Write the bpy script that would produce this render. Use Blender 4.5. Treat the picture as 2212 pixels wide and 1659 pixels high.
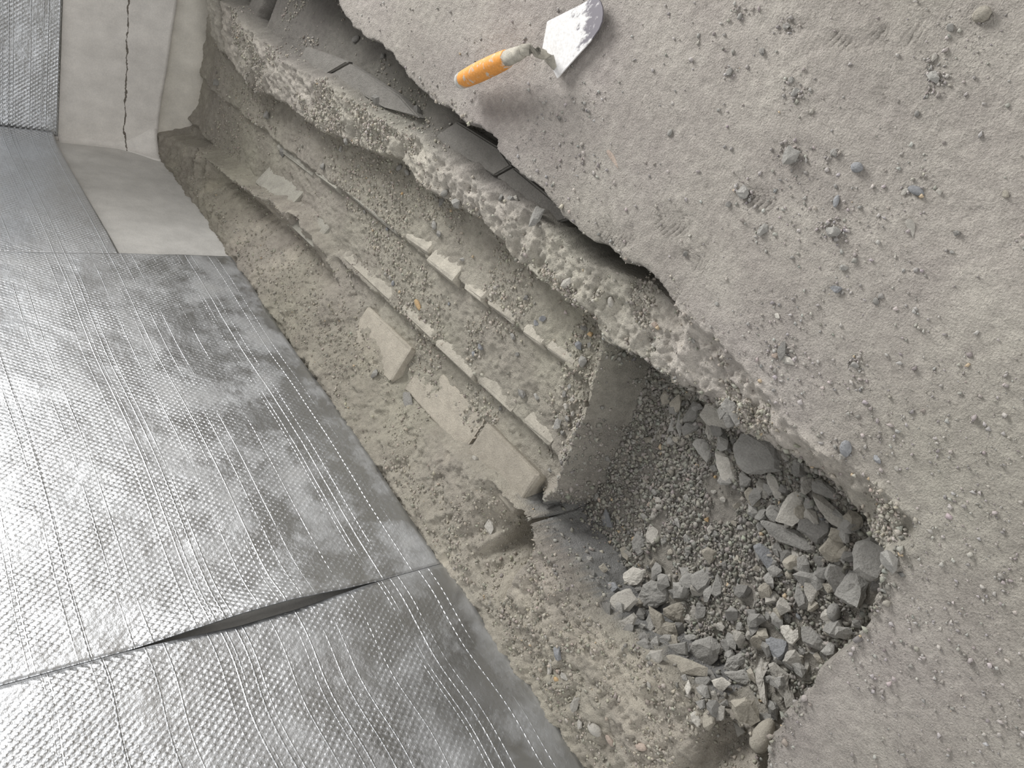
import bpy, bmesh, math, random
import numpy as np
from mathutils import Matrix, Vector
from mathutils.geometry import delaunay_2d_cdt

random.seed(7); RNG = np.random.default_rng(11)
for o in list(bpy.data.objects): bpy.data.objects.remove(o)
scene = bpy.context.scene
C = scene.collection

# ------------------------------------------------------------------ camera
IW, IH, FPX = 2212.0, 1659.0, 1700.0
CX, CY = IW/2, IH/2
H = 0.85
def nrm(v): v = np.asarray(v, float); return v/np.linalg.norm(v)
_down = nrm([3150-CX, 610-CY, FPX])
_v = np.array([-441-CX, -796-CY, FPX])
_X = nrm(_v-(_v@_down)*_down); _Z = -_down; _Y = np.cross(_Z, _X)
R = np.stack([_X, _Y, _Z])                     # world = R @ (image right, image down, forward)
CAM = np.array([0, 0, H])
cd = bpy.data.cameras.new('camera'); cam = bpy.data.objects.new('camera', cd); C.objects.link(cam)
cd.sensor_fit = 'HORIZONTAL'; cd.sensor_width = 36; cd.lens = FPX*36/IW; cd.clip_start = 0.02
rt, upv, bk = R@[1, 0, 0], R@[0, -1, 0], R@[0, 0, -1]
cam.matrix_world = Matrix(((rt[0], upv[0], bk[0], 0), (rt[1], upv[1], bk[1], 0), (rt[2], upv[2], bk[2], H), (0, 0, 0, 1)))
scene.camera = cam

# ------------------------------------------------------------------ light
world = bpy.data.worlds.new('daylight'); scene.world = world; world.use_nodes = True
bg = world.node_tree.nodes['Background']; bg.inputs[0].default_value = (1.0, 0.995, 0.988, 1); bg.inputs[1].default_value = 0.50
def area(name, loc, target, sx, sy, power, col):
    ld = bpy.data.lights.new(name, 'AREA'); ld.shape = 'RECTANGLE'; ld.size = sx; ld.size_y = sy
    ld.energy = power; ld.color = col
    o = bpy.data.objects.new(name, ld); C.objects.link(o); o.location = loc
    o.rotation_euler = (Vector(target)-Vector(loc)).to_track_quat('-Z', 'Y').to_euler(); return o
area('window_light', (3.9, -1.3, 1.6), (1.2, 0.5, 0.1), 1.9, 1.35, 240, (1, 0.992, 0.98))
area('fill_light', (-3.4, -1.0, 1.6), (2.0, 0.7, 0.2), 1.6, 1.4, 60, (1, 0.992, 0.98))  # added fill, no known window; brightens the end wall and its foil
vs = scene.view_settings; vs.view_transform = 'Standard'; vs.look = 'None'; vs.exposure = 0.22; vs.gamma = 1.0
try: vs.use_curve_mapping = False
except Exception: pass

# ------------------------------------------------------------------ helpers
def P(px, py, z=0.0):
    r = R@np.array([px-CX, py-CY, FPX]); t = (z-H)/r[2]; return CAM+t*r
def ray(px, py): return nrm(R@np.array([px-CX, py-CY, FPX]))
def put(name, me, mat=None, parent=None, label=None, cat=None, group=None, kind=None):
    o = bpy.data.objects.new(name, me); C.objects.link(o)
    if mat and not me.materials: me.materials.append(mat)
    if parent: o.parent = parent
    if label: o['label'] = label
    if cat: o['category'] = cat
    if group: o['group'] = group
    if kind: o['kind'] = kind
    return o
def mesh_np(name, V, F):
    """quads or tris numpy -> mesh"""
    me = bpy.data.meshes.new(name); V = np.asarray(V, np.float32); F = np.asarray(F, np.int32)
    n = F.shape[1]
    me.vertices.add(len(V)); me.vertices.foreach_set('co', V.ravel())
    me.loops.add(F.size); me.loops.foreach_set('vertex_index', F.ravel())
    me.polygons.add(len(F)); me.polygons.foreach_set('loop_start', np.arange(0, F.size, n, dtype=np.int32))
    me.polygons.foreach_set('loop_total', np.full(len(F), n, np.int32))
    me.update(calc_edges=True); return me
def smooth(me, on=True): me.polygons.foreach_set('use_smooth', np.full(len(me.polygons), on))
def bm_mesh(name, bm):
    bmesh.ops.recalc_face_normals(bm, faces=bm.faces)
    me = bpy.data.meshes.new(name); bm.to_mesh(me); bm.free(); return me

def _hash(ix, iy, s):
    n = (ix.astype(np.int64)*374761393+iy.astype(np.int64)*668265263+s*982451653) & 0x7fffffff
    n = ((n ^ (n >> 13))*1274126177) & 0x7fffffff
    n = ((n ^ (n >> 15))*2246822519) & 0x7fffffff
    return (n & 0xffff)/65535.0
def vnoise(x, y, s=0):
    ix, iy = np.floor(x), np.floor(y); fx, fy = x-ix, y-iy
    fx = fx*fx*fx*(fx*(fx*6-15)+10); fy = fy*fy*fy*(fy*(fy*6-15)+10)
    a = _hash(ix, iy, s); b = _hash(ix+1, iy, s); c = _hash(ix, iy+1, s); d = _hash(ix+1, iy+1, s)
    return (a+(b-a)*fx)*(1-fy)+(c+(d-c)*fx)*fy
def fbm(x, y, freq, oct=4, s=0, gain=0.5):
    t = np.zeros_like(x); a = 1.0; n = 0
    for k in range(oct):
        c, sn = math.cos(k*1.1+.3), math.sin(k*1.1+.3)
        t += a*(vnoise((x*c-y*sn)*freq, (x*sn+y*c)*freq, s+k*17)-.5); n += a; a *= gain; freq *= 2.03
    return t/n*2

# ------------------------------------------------------------------ materials
def newmat(name):
    m = bpy.data.materials.new(name); m.use_nodes = True
    nt = m.node_tree; b = nt.nodes['Principled BSDF']; return m, nt, b
def N(nt, t, **kw):
    n = nt.nodes.new(t)
    for k, v in kw.items():
        if k.startswith('i_'):
            key = k[2:]; key = int(key) if key.isdigit() else key.replace('_', ' ')
            n.inputs[key].default_value = v
        else: setattr(n, k, v)
    return n
def L(nt, a, b): nt.links.new(a, b)
def math_(nt, op, a, b=None, c=None, clamp=False):
    n = nt.nodes.new('ShaderNodeMath'); n.operation = op; n.use_clamp = clamp
    for i, v in enumerate((a, b, c)):
        if v is None: continue
        if isinstance(v, (int, float)): n.inputs[i].default_value = v
        else: nt.links.new(v, n.inputs[i])
    return n.outputs[0]
def mixc(nt, fac, a, b, mode='MIX'):
    n = nt.nodes.new('ShaderNodeMix'); n.data_type = 'RGBA'; n.blend_type = mode
    for s, v in ((n.inputs[0], fac), (n.inputs[6], a), (n.inputs[7], b)):
        if isinstance(v, (int, float)): s.default_value = v
        elif isinstance(v, tuple): s.default_value = v if len(v) == 4 else (*v, 1)
        else: nt.links.new(v, s)
    return n.outputs[2]
def noise(nt, vec, scale, detail=4, rough=.6, w=None):
    n = nt.nodes.new('ShaderNodeTexNoise'); n.inputs['Scale'].default_value = scale
    n.inputs['Detail'].default_value = detail; n.inputs['Roughness'].default_value = rough
    nt.links.new(vec, n.inputs['Vector']); return n.outputs['Fac']
def ramp(nt, fac, stops):
    n = nt.nodes.new('ShaderNodeValToRGB'); e = n.color_ramp.elements
    while len(e) < len(stops): e.new(.5)
    for i, (p, c) in enumerate(stops):
        e[i].position = p; e[i].color = (c, c, c, 1) if isinstance(c, (int, float)) else (*c, 1)
    nt.links.new(fac, n.inputs[0]); return n.outputs[0]

def mat_ground():
    m, nt, b = newmat('dusty_ground')
    pos = N(nt, 'ShaderNodeNewGeometry').outputs['Position']
    at = N(nt, 'ShaderNodeAttribute', attribute_name='tint').outputs['Color']
    n1 = noise(nt, pos, 9, 5, .6); n2 = noise(nt, pos, 70, 5, .65); n3 = noise(nt, pos, 420, 3, .7)
    c = mixc(nt, 1.0, at, ramp(nt, n1, [(.3, (.86, .85, .86)), (.7, (1.12, 1.13, 1.12))]), 'MULTIPLY')
    c = mixc(nt, 1.0, c, ramp(nt, n2, [(.3, .84), (.7, 1.13)]), 'MULTIPLY')
    c = mixc(nt, 1.0, c, ramp(nt, n3, [(.3, .8), (.7, 1.16)]), 'MULTIPLY')
    L(nt, c, b.inputs['Base Color']); b.inputs['Roughness'].default_value = .95
    b.inputs['Specular IOR Level'].default_value = .15
    vo = N(nt, 'ShaderNodeTexVoronoi', i_Scale=160.0); L(nt, pos, vo.inputs['Vector'])
    pit = ramp(nt, vo.outputs['Distance'], [(.0, .75), (.35, .5), (.9, .5)])
    h = math_(nt, 'ADD', math_(nt, 'MULTIPLY', n3, .55), math_(nt, 'MULTIPLY', n2, .9))
    h = math_(nt, 'ADD', h, math_(nt, 'MULTIPLY', pit, .25))
    # boot tread pressed into the dust
    pr = N(nt, 'ShaderNodeAttribute', attribute_name='tread').outputs['Fac']
    h = math_(nt, 'ADD', h, pr)
    bp = N(nt, 'ShaderNodeBump', i_Strength=1.0, i_Distance=.0055); L(nt, h, bp.inputs['Height'])
    L(nt, bp.outputs[0], b.inputs['Normal']); return m

def mat_stone(name, base, var=.16, sc=1.0, rough=.9, attr=False):
    m, nt, b = newmat(name)
    pos = N(nt, 'ShaderNodeNewGeometry').outputs['Position']
    oi = N(nt, 'ShaderNodeObjectInfo').outputs['Random']
    n1 = noise(nt, pos, 45*sc, 4, .6); n2 = noise(nt, pos, 330*sc, 4, .7)
    c = mixc(nt, 1.0, (*base, 1), ramp(nt, n1, [(.3, 1-var), (.7, 1+var)]), 'MULTIPLY')
    c = mixc(nt, 1.0, c, ramp(nt, n2, [(.25, .78), (.75, 1.18)]), 'MULTIPLY')
    c = mixc(nt, 1.0, c, ramp(nt, oi, [(0, .86), (1, 1.12)]), 'MULTIPLY')
    L(nt, c, b.inputs['Base Color']); b.inputs['Roughness'].default_value = rough
    b.inputs['Specular IOR Level'].default_value = .2
    h = math_(nt, 'ADD', math_(nt, 'MULTIPLY', n2, .6), n1)
    bp = N(nt, 'ShaderNodeBump', i_Strength=.95, i_Distance=.004); L(nt, h, bp.inputs['Height'])
    L(nt, bp.outputs[0], b.inputs['Normal']); return m

def mat_plaster(name, base, crack=False):
    m, nt, b = newmat(name)
    pos = N(nt, 'ShaderNodeNewGeometry').outputs['Position']
    mp = N(nt, 'ShaderNodeMapping'); L(nt, pos, mp.inputs[0]); mp.inputs['Scale'].default_value = (1, 1, .35)
    n0 = noise(nt, mp.outputs[0], 8, 4, .6); n1 = noise(nt, pos, 22, 5, .6); n2 = noise(nt, pos, 260, 3, .6)
    c = mixc(nt, 1.0, (*base, 1), ramp(nt, n0, [(.3, .86), (.7, 1.08)]), 'MULTIPLY')
    c = mixc(nt, 1.0, c, ramp(nt, n1, [(.3, .9), (.7, 1.06)]), 'MULTIPLY')
    c = mixc(nt, 1.0, c, ramp(nt, n2, [(.3, .93), (.7, 1.05)]), 'MULTIPLY')
    h = math_(nt, 'ADD', math_(nt, 'MULTIPLY', n2, .3), n1)
    if crack:
        sx = N(nt, 'ShaderNodeSeparateXYZ'); L(nt, pos, sx.inputs[0])
        wob = noise(nt, pos, 14, 6, .7)
        z = math_(nt, 'ADD', sx.outputs[2], math_(nt, 'MULTIPLY', math_(nt, 'SUBTRACT', wob, .5), .035))
        z = math_(nt, 'ADD', z, math_(nt, 'MULTIPLY', sx.outputs[1], .045))
        d = math_(nt, 'ABSOLUTE', math_(nt, 'SUBTRACT', z, .128))
        wd = ramp(nt, noise(nt, pos, 30, 2, .5), [(.35, .0008), (.7, .0035)])
        k = math_(nt, 'LESS_THAN', d, wd)
        c = mixc(nt, k, c, (.16, .14, .12, 1)); h = math_(nt, 'SUBTRACT', h, math_(nt, 'MULTIPLY', k, 1.5))
    L(nt, c, b.inputs['Base Color']); b.inputs['Roughness'].default_value = .9
    b.inputs['Specular IOR Level'].default_value = .2
    bp = N(nt, 'ShaderNodeBump', i_Strength=.5, i_Distance=.004); L(nt, h, bp.inputs['Height'])
    L(nt, bp.outputs[0], b.inputs['Normal']); return m

def mat_foil(name, seed, dust, plain=None):
    """silver bubble foil: u = along the wall, v = height, both in metres, in the UV map"""
    m, nt, b = newmat(name)
    uv = N(nt, 'ShaderNodeUVMap').outputs[0]
    sp = N(nt, 'ShaderNodeSeparateXYZ'); L(nt, uv, sp.inputs[0]); u, v = sp.outputs[0], sp.outputs[1]
    off = N(nt, 'ShaderNodeVectorMath', operation='ADD'); L(nt, uv, off.inputs[0]); off.inputs[1].default_value = (seed*3.1, seed*1.7, 0)
    vec = off.outputs[0]
    # bubbles on a staggered lattice
    cu = math_(nt, 'COSINE', math_(nt, 'MULTIPLY', u, 2*math.pi/.0125))
    cv = math_(nt, 'COSINE', math_(nt, 'MULTIPLY', v, 2*math.pi/.0150))
    bub = math_(nt, 'MULTIPLY', cu, cv)
    bub = ramp(nt, math_(nt, 'MULTIPLY_ADD', bub, .5, .5), [(.3, 0), (.62, .35), (.85, 1)])
    # long pressed ribs at uneven heights, fading in and out
    def rib(scale, width, sd):
        vo = N(nt, 'ShaderNodeTexVoronoi', voronoi_dimensions='1D'); vo.inputs['Scale'].default_value = 1
        wv = math_(nt, 'ADD', math_(nt, 'MULTIPLY', v, scale), math_(nt, 'MULTIPLY', math_(nt, 'SUBTRACT', noise(nt, vec, 1.1, 1, .5), .5), .02+.004*sd))
        L(nt, wv, vo.inputs['W'])
        return ramp(nt, vo.outputs['Distance'], [(0, 1), (width, 0)])
    r1 = rib(26, .035, 1); r2 = rib(9, .014, 5)
    fade = ramp(nt, noise(nt, vec, 5, 3, .6), [(.38, 0), (.6, 1)])
    dash = ramp(nt, math_(nt, 'MULTIPLY_ADD', cu, .5, .5), [(.3, .35), (.7, 1)])
    ribs = math_(nt, 'MULTIPLY', math_(nt, 'ADD', math_(nt, 'MULTIPLY', r1, fade), r2), dash)
    crump = noise(nt, vec, 16, 6, .62)
    cr2 = noise(nt, vec, 90, 4, .7)
    flat = ramp(nt, v, [(.028, 0), (.05, 1)])                 # plain welded strip along the foot
    worn = ramp(nt, noise(nt, vec, 6.5, 4, .6), [(.36, .12), (.56, 1)])
    amp = math_(nt, 'MULTIPLY', math_(nt, 'MULTIPLY', flat, worn), ramp(nt, v, [(.05, .35), (.4, 1)]))
    h = math_(nt, 'MULTIPLY', bub, math_(nt, 'MULTIPLY', amp, .00075))
    h = math_(nt, 'ADD', h, math_(nt, 'MULTIPLY', ribs, math_(nt, 'MULTIPLY', flat, .0011)))
    h = math_(nt, 'ADD', h, math_(nt, 'MULTIPLY', crump, .0045))
    h = math_(nt, 'ADD', h, math_(nt, 'MULTIPLY', cr2, .00035))
    bp = N(nt, 'ShaderNodeBump', i_Strength=1.0, i_Distance=1.0); L(nt, h, bp.inputs['Height'])
    L(nt, bp.outputs[0], b.inputs['Normal'])
    dn = ramp(nt, noise(nt, vec, 7, 6, .66), [(.46, 0), (.72, 1)])
    low = ramp(nt, v, [(.0, 1), (.35, .75), (.7, .12)])         # splashes of mortar dust thin out upwards
    df = math_(nt, 'MULTIPLY', math_(nt, 'MULTIPLY', dn, low), dust)
    c = mixc(nt, df, (.61, .625, .645, 1), (.365, .362, .352, 1))
    L(nt, c, b.inputs['Base Color'])
    L(nt, math_(nt, 'SUBTRACT', 1.0, math_(nt, 'MULTIPLY', df, .75)), b.inputs['Metallic'])
    rg = math_(nt, 'MULTIPLY_ADD', noise(nt, vec, 12, 3, .6), .20, .27)
    L(nt, math_(nt, 'ADD', rg, math_(nt, 'MULTIPLY', df, .4)), b.inputs['Roughness'])
    return m

def mat_plain(name, col, rough=.6, metal=0):
    m, nt, b = newmat(name); b.inputs['Base Color'].default_value = (*col, 1)
    b.inputs['Roughness'].default_value = rough; b.inputs['Metallic'].default_value = metal
    pos = N(nt, 'ShaderNodeTexCoord').outputs['Object']
    n = noise(nt, pos, 300, 3, .6); L(nt, mixc(nt, 1.0, (*col, 1), ramp(nt, n, [(.3, .85), (.7, 1.1)]), 'MULTIPLY'), b.inputs['Base Color'])
    return m

M_ground = mat_ground()
def mat_grit():
    m, nt, b = newmat('loose_grit'); at = N(nt, 'ShaderNodeAttribute', attribute_name='tint').outputs['Color']
    pos = N(nt, 'ShaderNodeNewGeometry').outputs['Position']
    L(nt, mixc(nt, 1.0, at, ramp(nt, noise(nt, pos, 500, 2, .6), [(.3, .88), (.7, 1.12)]), 'MULTIPLY'), b.inputs['Base Color'])
    b.inputs['Roughness'].default_value = .95; b.inputs['Specular IOR Level'].default_value = .15; return m
M_grit = mat_grit()
M_plaster = mat_plaster('pale_plaster', (.66, .645, .615))
M_plaster2 = mat_plaster('cracked_plaster', (.78, .75, .71), True)
M_band = mat_plaster('rough_footing', (.62, .59, .53))

# ------------------------------------------------------------------ terrain: survey lines
def line(px, z, pre=(), post=()):
    pts = [tuple(p) for p in pre]
    for q in px:
        zz = q[2] if len(q) > 2 else z
        w = P(q[0], q[1], zz); pts.append((w[0], w[1], zz))
    return np.array(pts+[tuple(p) for p in post])
def dens(pl, step=.006):
    out = []
    for a, b in zip(pl[:-1], pl[1:]):
        n = max(1, int(np.linalg.norm((b-a)[:2])/step))
        for k in range(n): out.append(a+(b-a)*k/n)
    out.append(pl[-1]); return np.array(out)
def offset(pl, d, side):
    t = np.gradient(pl[:, :2], axis=0); t /= np.maximum(1e-9, np.linalg.norm(t, axis=1))[:, None]
    n = np.stack([t[:, 1], -t[:, 0]], 1)*side
    k = 5
    ns = np.stack([np.convolve(np.pad(n[:, i], k, mode='edge'), np.ones(2*k+1)/(2*k+1), 'valid') for i in (0, 1)], 1)
    ns /= np.linalg.norm(ns, axis=1)[:, None]
    o = pl.copy(); o[:, :2] += ns*d; return o

SLAB_PX = [(725, 0), (735, 25), (790, 75), (850, 125), (905, 185), (940, 215), (975, 230), (1000, 255), (1040, 285), (1070, 300), (1075, 325),
  (1130, 385), (1190, 435), (1230, 475), (1290, 520), (1345, 560), (1420, 600), (1440, 620), (1475, 665), (1500, 700), (1540, 735), (1590, 790),
  (1625, 830), (1660, 865), (1720, 925), (1780, 975), (1830, 1000), (1870, 1030), (1920, 1080), (1960, 1115), (1990, 1150), (1975, 1180), (1940, 1190),
  (1915, 1235), (1900, 1290), (1880, 1340), (1850, 1370), (1830, 1400), (1770, 1450), (1750, 1490), (1735, 1500), (1700, 1550), (1690, 1580), (1665, 1595), (1655, 1659)]
slab = dens(line(SLAB_PX, 0, pre=[(2.83, .235, 0), (2.2, .25, 0)], post=[(.125, .84, 0), (.11, .90, 0)]))
RIMR_PX = [(500, 20), (530, 60), (600, 115), (650, 155), (700, 168), (760, 215), (830, 270), (900, 300), (985, 360), (1040, 400), (1100, 430), (1190, 490), (1260, 560), (1330, 585), (1400, 608), (1470, 660)]
rimR = dens(line(RIMR_PX, -.045, pre=[(2.72, .50, -.06)]))
RIML_PX = [(545, 195), (600, 212), (680, 270), (700, 280), (760, 310), (860, 345), (900, 390), (925, 410), (1000, 450), (1060, 500), (1100, 555), (1180, 610), (1230, 650), (1280, 690), (1310, 740),
  (1370, 770), (1450, 830), (1530, 870), (1600, 920), (1680, 965), (1760, 1010), (1800, 1040), (1840, 1080), (1872, 1120), (1890, 1165), (1915, 1180), (1938, 1188)]
rimL = dens(line(RIML_PX, -.06, pre=[(2.5, .62, -.08)]))
BANK_PX = [(440, 335, -.03), (500, 385, -.03), (560, 425, -.035), (640, 470, -.05), (690, 540, -.07), (720, 600, -.08), (760, 680, -.085), (830, 770, -.085), (870, 870, -.08), (920, 930, -.07),
  (1000, 990, -.06), (1060, 1050, -.05), (1120, 1115, -.045), (1180, 1200, -.04), (1240, 1290, -.04), (1320, 1370, -.045), (1400, 1425, -.05), (1500, 1500, -.06), (1600, 1580, -.07), (1640, 1640, -.08)]
bank = dens(line(BANK_PX, 0, pre=[(2.76, 1.0, -.04)], post=[(.13, .90, -.06), (.11, .93, -.02)]))
RIDGE_PX = [(1305, 745), (1290, 830), (1250, 920), (1190, 1060), (1125, 1112)]
ridge = dens(line(RIDGE_PX, -.094))
def yw(x): return np.interp(x, [-3, .34, .79, 1.36, 2.08, 2.83], [1.19, 1.10, 1.088, 1.075, 1.064, 1.075])

pts = []
def add(a): pts.extend(map(tuple, np.asarray(a)))
xs = np.arange(-.3, 2.95, .03)
add(np.stack([xs, yw(xs)+.03, np.interp(xs, [0, 1.9, 2.4, 2.83], [0, 0, -.02, -.02])], 1))
add(np.stack([xs, yw(xs)-.012, np.interp(xs, [0, 1.9, 2.4, 2.83], [0, 0, -.02, -.02])], 1))
add(np.stack([xs, yw(xs)-.05, np.interp(xs, [0, .7, 1.2, 1.9, 2.4, 2.83], [-.008, -.012, -.03, -.02, -.025, -.03])], 1))
add(slab)
sb = offset(slab, .012, 1)
x_, y_ = sb[:, 0], sb[:, 1]
zc = np.interp(x_, [.56, .64, .95, 1.2, 3], [-.012, -.11, -.15, -.13, -.15])
sb[:, 2] = np.where((x_ < .23) & (y_ > .46), -.15, zc); add(sb)
add(rimR); rb = offset(rimR, .014, -1); rb[:, 2] = np.interp(rb[:, 0], [.58, .66, .90, 1.02, 3], [-.04, -.11, -.14, -.085, -.09]); add(rb)
add(rimL); lb = offset(rimL, .014, 1); lb[:, 2] = np.interp(lb[:, 0], [.2, .5, .70, .74, 3], [-.13, -.16, -.17, -.118, -.112]); add(lb)
add(bank); bb = offset(bank, .016, -1); b2 = offset(bank, .009, -1); bb = np.where(bb[:, :1] < .73, b2, bb)
bb[:, 2] = np.interp(bb[:, 0], [.1, .2, .5, .72, .76, 1.2, 1.6, 1.9, 2.6], [-.10, -.13, -.165, -.178, -.11, -.10, -.10, -.105, -.10]); add(bb)
add(ridge); db = offset(ridge, .03, -1)
if db[0, 0] > ridge[0, 0]: db = offset(ridge, .03, 1)
db[:, 2] = -.185; add(db)
eb = ridge.copy(); eb[:, 0] += .03; eb[:, 2] = -.118; add(eb[8:-8])
for p in [(1330, 870), (1400, 850)]: add([(*P(*p, -.185)[:2], -.185)])
for px, py, z in [(1400, 1000, -.185), (1500, 1000, -.178), (1450, 1100, -.182), (1400, 1150, -.18), (1600, 1100, -.168), (1500, 1200, -.172), (1600, 1250, -.165), (1400, 1270, -.165),
                  (1700, 1150, -.155), (1800, 1150, -.145), (1850, 1250, -.145), (1700, 1300, -.155), (1600, 1400, -.15), (1500, 1400, -.14), (1700, 1420, -.15), (1600, 1500, -.125), (1640, 1570, -.12), (1560, 930, -.165), (1650, 1000, -.155),
                  (530, 12, -.21), (545, 25, -.22), (590, 30, -.22), (610, 20, -.21), (630, 60, -.18)]:
    w = P(px, py, z); add([(w[0], w[1], z)])
# bed of the trench
for X in np.arange(.80, 2.7, .1):
    for Y in (.58, .70, .80, .88):
        add([(X, Y+(X-1.2)*.05, -.118+.01*(X-.8))])
add([(2.72, y, -.13) for y in np.arange(.3, .98, .04)]); add([(2.86, y, -.14) for y in np.arange(.3, .98, .04)])
add([(2.86, y, 0) for y in np.arange(-.4, .235, .05)])
for X in np.arange(-.3, 2.86, .08):
    for Y in np.arange(-.4, .2, .1): add([(X, Y, 0)])
for X in np.arange(-.3, .1, .06):
    for Y in np.arange(.2, 1.1, .08): add([(X, Y, 0)])
pts = np.array(pts)
res = delaunay_2d_cdt([Vector((p[0], p[1])) for p in pts], [], [], 0, 1e-4)
TV = np.array([(v.x, v.y) for v in res[0]]); TZ = np.array([pts[o[0], 2] for o in res[3]]); TF = np.array(res[2])
X0, Y0, ST = -.3, -.4, .003
GX, GY = int(3.16/ST)+1, int(1.62/ST)+1
G = np.zeros((GX, GY), np.float32)
for a, b, c in TF:
    pa, pb, pc = TV[a], TV[b], TV[c]
    lo = np.floor((np.minimum(np.minimum(pa, pb), pc)-(X0, Y0))/ST).astype(int); hi = np.ceil((np.maximum(np.maximum(pa, pb), pc)-(X0, Y0))/ST).astype(int)
    lo = np.maximum(lo, 0); hi = np.minimum(hi, (GX-1, GY-1))
    if (hi < lo).any(): continue
    gx = X0+ST*np.arange(lo[0], hi[0]+1)[:, None]; gy = Y0+ST*np.arange(lo[1], hi[1]+1)[None]
    den = (pb[1]-pc[1])*(pa[0]-pc[0])+(pc[0]-pb[0])*(pa[1]-pc[1])
    if abs(den) < 1e-12: continue
    l1 = ((pb[1]-pc[1])*(gx-pc[0])+(pc[0]-pb[0])*(gy-pc[1]))/den; l2 = ((pc[1]-pa[1])*(gx-pc[0])+(pa[0]-pc[0])*(gy-pc[1]))/den; l3 = 1-l1-l2
    m = (l1 >= -1e-6) & (l2 >= -1e-6) & (l3 >= -1e-6)
    zz = l1*TZ[a]+l2*TZ[b]+l3*TZ[c]
    sub = G[lo[0]:hi[0]+1, lo[1]:hi[1]+1]; sub[m] = zz[m]
def samp(A, x, y):
    fx = np.clip((x-X0)/ST, 0, GX-1.001); fy = np.clip((y-Y0)/ST, 0, GY-1.001); ix = fx.astype(int); iy = fy.astype(int); fx = fx-ix; fy = fy-iy
    return (A[ix, iy]*(1-fx)+A[ix+1, iy]*fx)*(1-fy)+(A[ix, iy+1]*(1-fx)+A[ix+1, iy+1]*fx)*fy
def inpoly(x, y, poly):
    r = np.zeros(x.shape, bool); q = poly[-1]
    for p in poly:
        if p[1] != q[1]:
            c = ((p[1] > y) != (q[1] > y)) & (x < (q[0]-p[0])*(y-p[1])/(q[1]-p[1])+p[0]); r ^= c
        q = p
    return r
# region masks on the survey grid
gx, gy = np.meshgrid(X0+ST*np.arange(GX), Y0+ST*np.arange(GY), indexing='ij')
sl2 = slab[::4, :2]; bk2 = bank[::3, :2]; rr2 = rimR[::3, :2]; rl2 = rimL[::3, :2]; rg2 = ridge[:, :2]
trench = inpoly(gx, gy, np.concatenate([sl2, bk2[::-1], [(2.9, 1.0), (2.9, .235)]]))
bankM = inpoly(gx, gy, np.concatenate([bk2, [(.10, .93), (.10, 1.3), (2.95, 1.3), (2.95, 1.0)]]))
rs = slab[(slab[:, 0] < .60) & (slab[:, 1] < .41)][::4, :2]
rimM = inpoly(gx, gy, np.concatenate([rr2, rs, rl2[::-1], [(2.9, .64), (2.9, .5)]])) & trench
chanM = trench & ~rimM & inpoly(gx, gy, np.concatenate([sl2, [(0, .9), (0, .45), (.5, .45)], rr2[::-1], [(2.9, .5), (2.9, .2)]])) & (gx > .55)
pitM = trench & ~rimM & ~chanM & inpoly(gx, gy, np.array([(-.1, .2), (-.1, 1.2), (.72, 1.2), *[tuple(p) for p in rg2[::-1]], (.745, .45), (.745, .2)]))
bedM = trench & ~rimM & ~chanM & ~pitM
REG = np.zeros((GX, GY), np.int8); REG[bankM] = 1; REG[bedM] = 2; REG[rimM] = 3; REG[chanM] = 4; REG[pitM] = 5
def blur(A, k):
    A = A.astype(np.float32)
    for ax in (0, 1):
        for _ in range(2):
            pad = [(0, 0), (0, 0)]; pad[ax] = (k+1, k); B = np.cumsum(np.pad(A, pad, mode='edge'), axis=ax)
            A = (np.take(B, range(2*k+1, B.shape[ax]), axis=ax)-np.take(B, range(0, B.shape[ax]-2*k-1), axis=ax))/(2*k+1)
    return A
W = [blur(REG == k, 3) for k in range(6)]

ROT = .07
def rowprof(x, y):
    """stepped rows of the old brick bed: height across the trench"""
    yy = y-(x-1.2)*.085
    return np.interp(yy, [.50, .60, .652, .662, .70, .79, .812, .824, .86, .90], [0, -.002, .004, -.010, -.008, 0, .006, -.012, -.010, 0])
def ground(x, y, detail=True):
    x = np.asarray(x, float); y = np.asarray(y, float)
    a = .012; wx = x+a*fbm(x, y, 14, 4, 3, .62); wy = y+a*fbm(x, y, 14, 4, 71, .62)
    near = np.clip((yw(x)-.03-y)/.04, 0, 1); wx = x+(wx-x)*near; wy = y+(wy-y)*near
    z = samp(G, wx, wy)
    w = [samp(k, wx, wy) for k in W]
    z = z+w[2]*rowprof(wx, wy)
    n_lo = fbm(x, y, 9, 3, 5); n_md = fbm(x, y, 32, 4, 23, .55); n_hi = fbm(x, y, 130, 3, 41, .6)
    ridged = 1-2*np.abs(fbm(x, y, 22, 4, 91, .6))
    amp_lo = w[0]*.0018+w[1]*.009+w[2]*.005+w[3]*.007+w[4]*.003+w[5]*.006
    amp_md = w[0]*.0011+w[1]*.008+w[2]*.0048+w[3]*.0095+w[4]*.0025+w[5]*.005
    amp_hi = w[0]*.0010+w[1]*.0038+w[2]*.0030+w[3]*.0030+w[4]*.0012+w[5]*.002
    z = z+amp_lo*n_lo+amp_md*n_md+amp_hi*n_hi+(w[1]*.007+w[3]*.008+w[2]*.0025)*(ridged-.55)
    return z, w
def gz(x, y): return float(ground(np.array([x]), np.array([y]))[0][0])
HG = ground(gx, gy)[0]
def hz(x, y): return samp(HG, np.asarray(x, float), np.asarray(y, float))
def hit(px, py, lo=-.2):
    z = 0.02
    pv = P(px, py, z)
    for k in range(400):
        z -= .001; p = P(px, py, z)
        if -.3 < p[0] < 2.85 and p[2] <= hz(p[0], p[1]): return p
    return P(px, py, 0)

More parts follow.
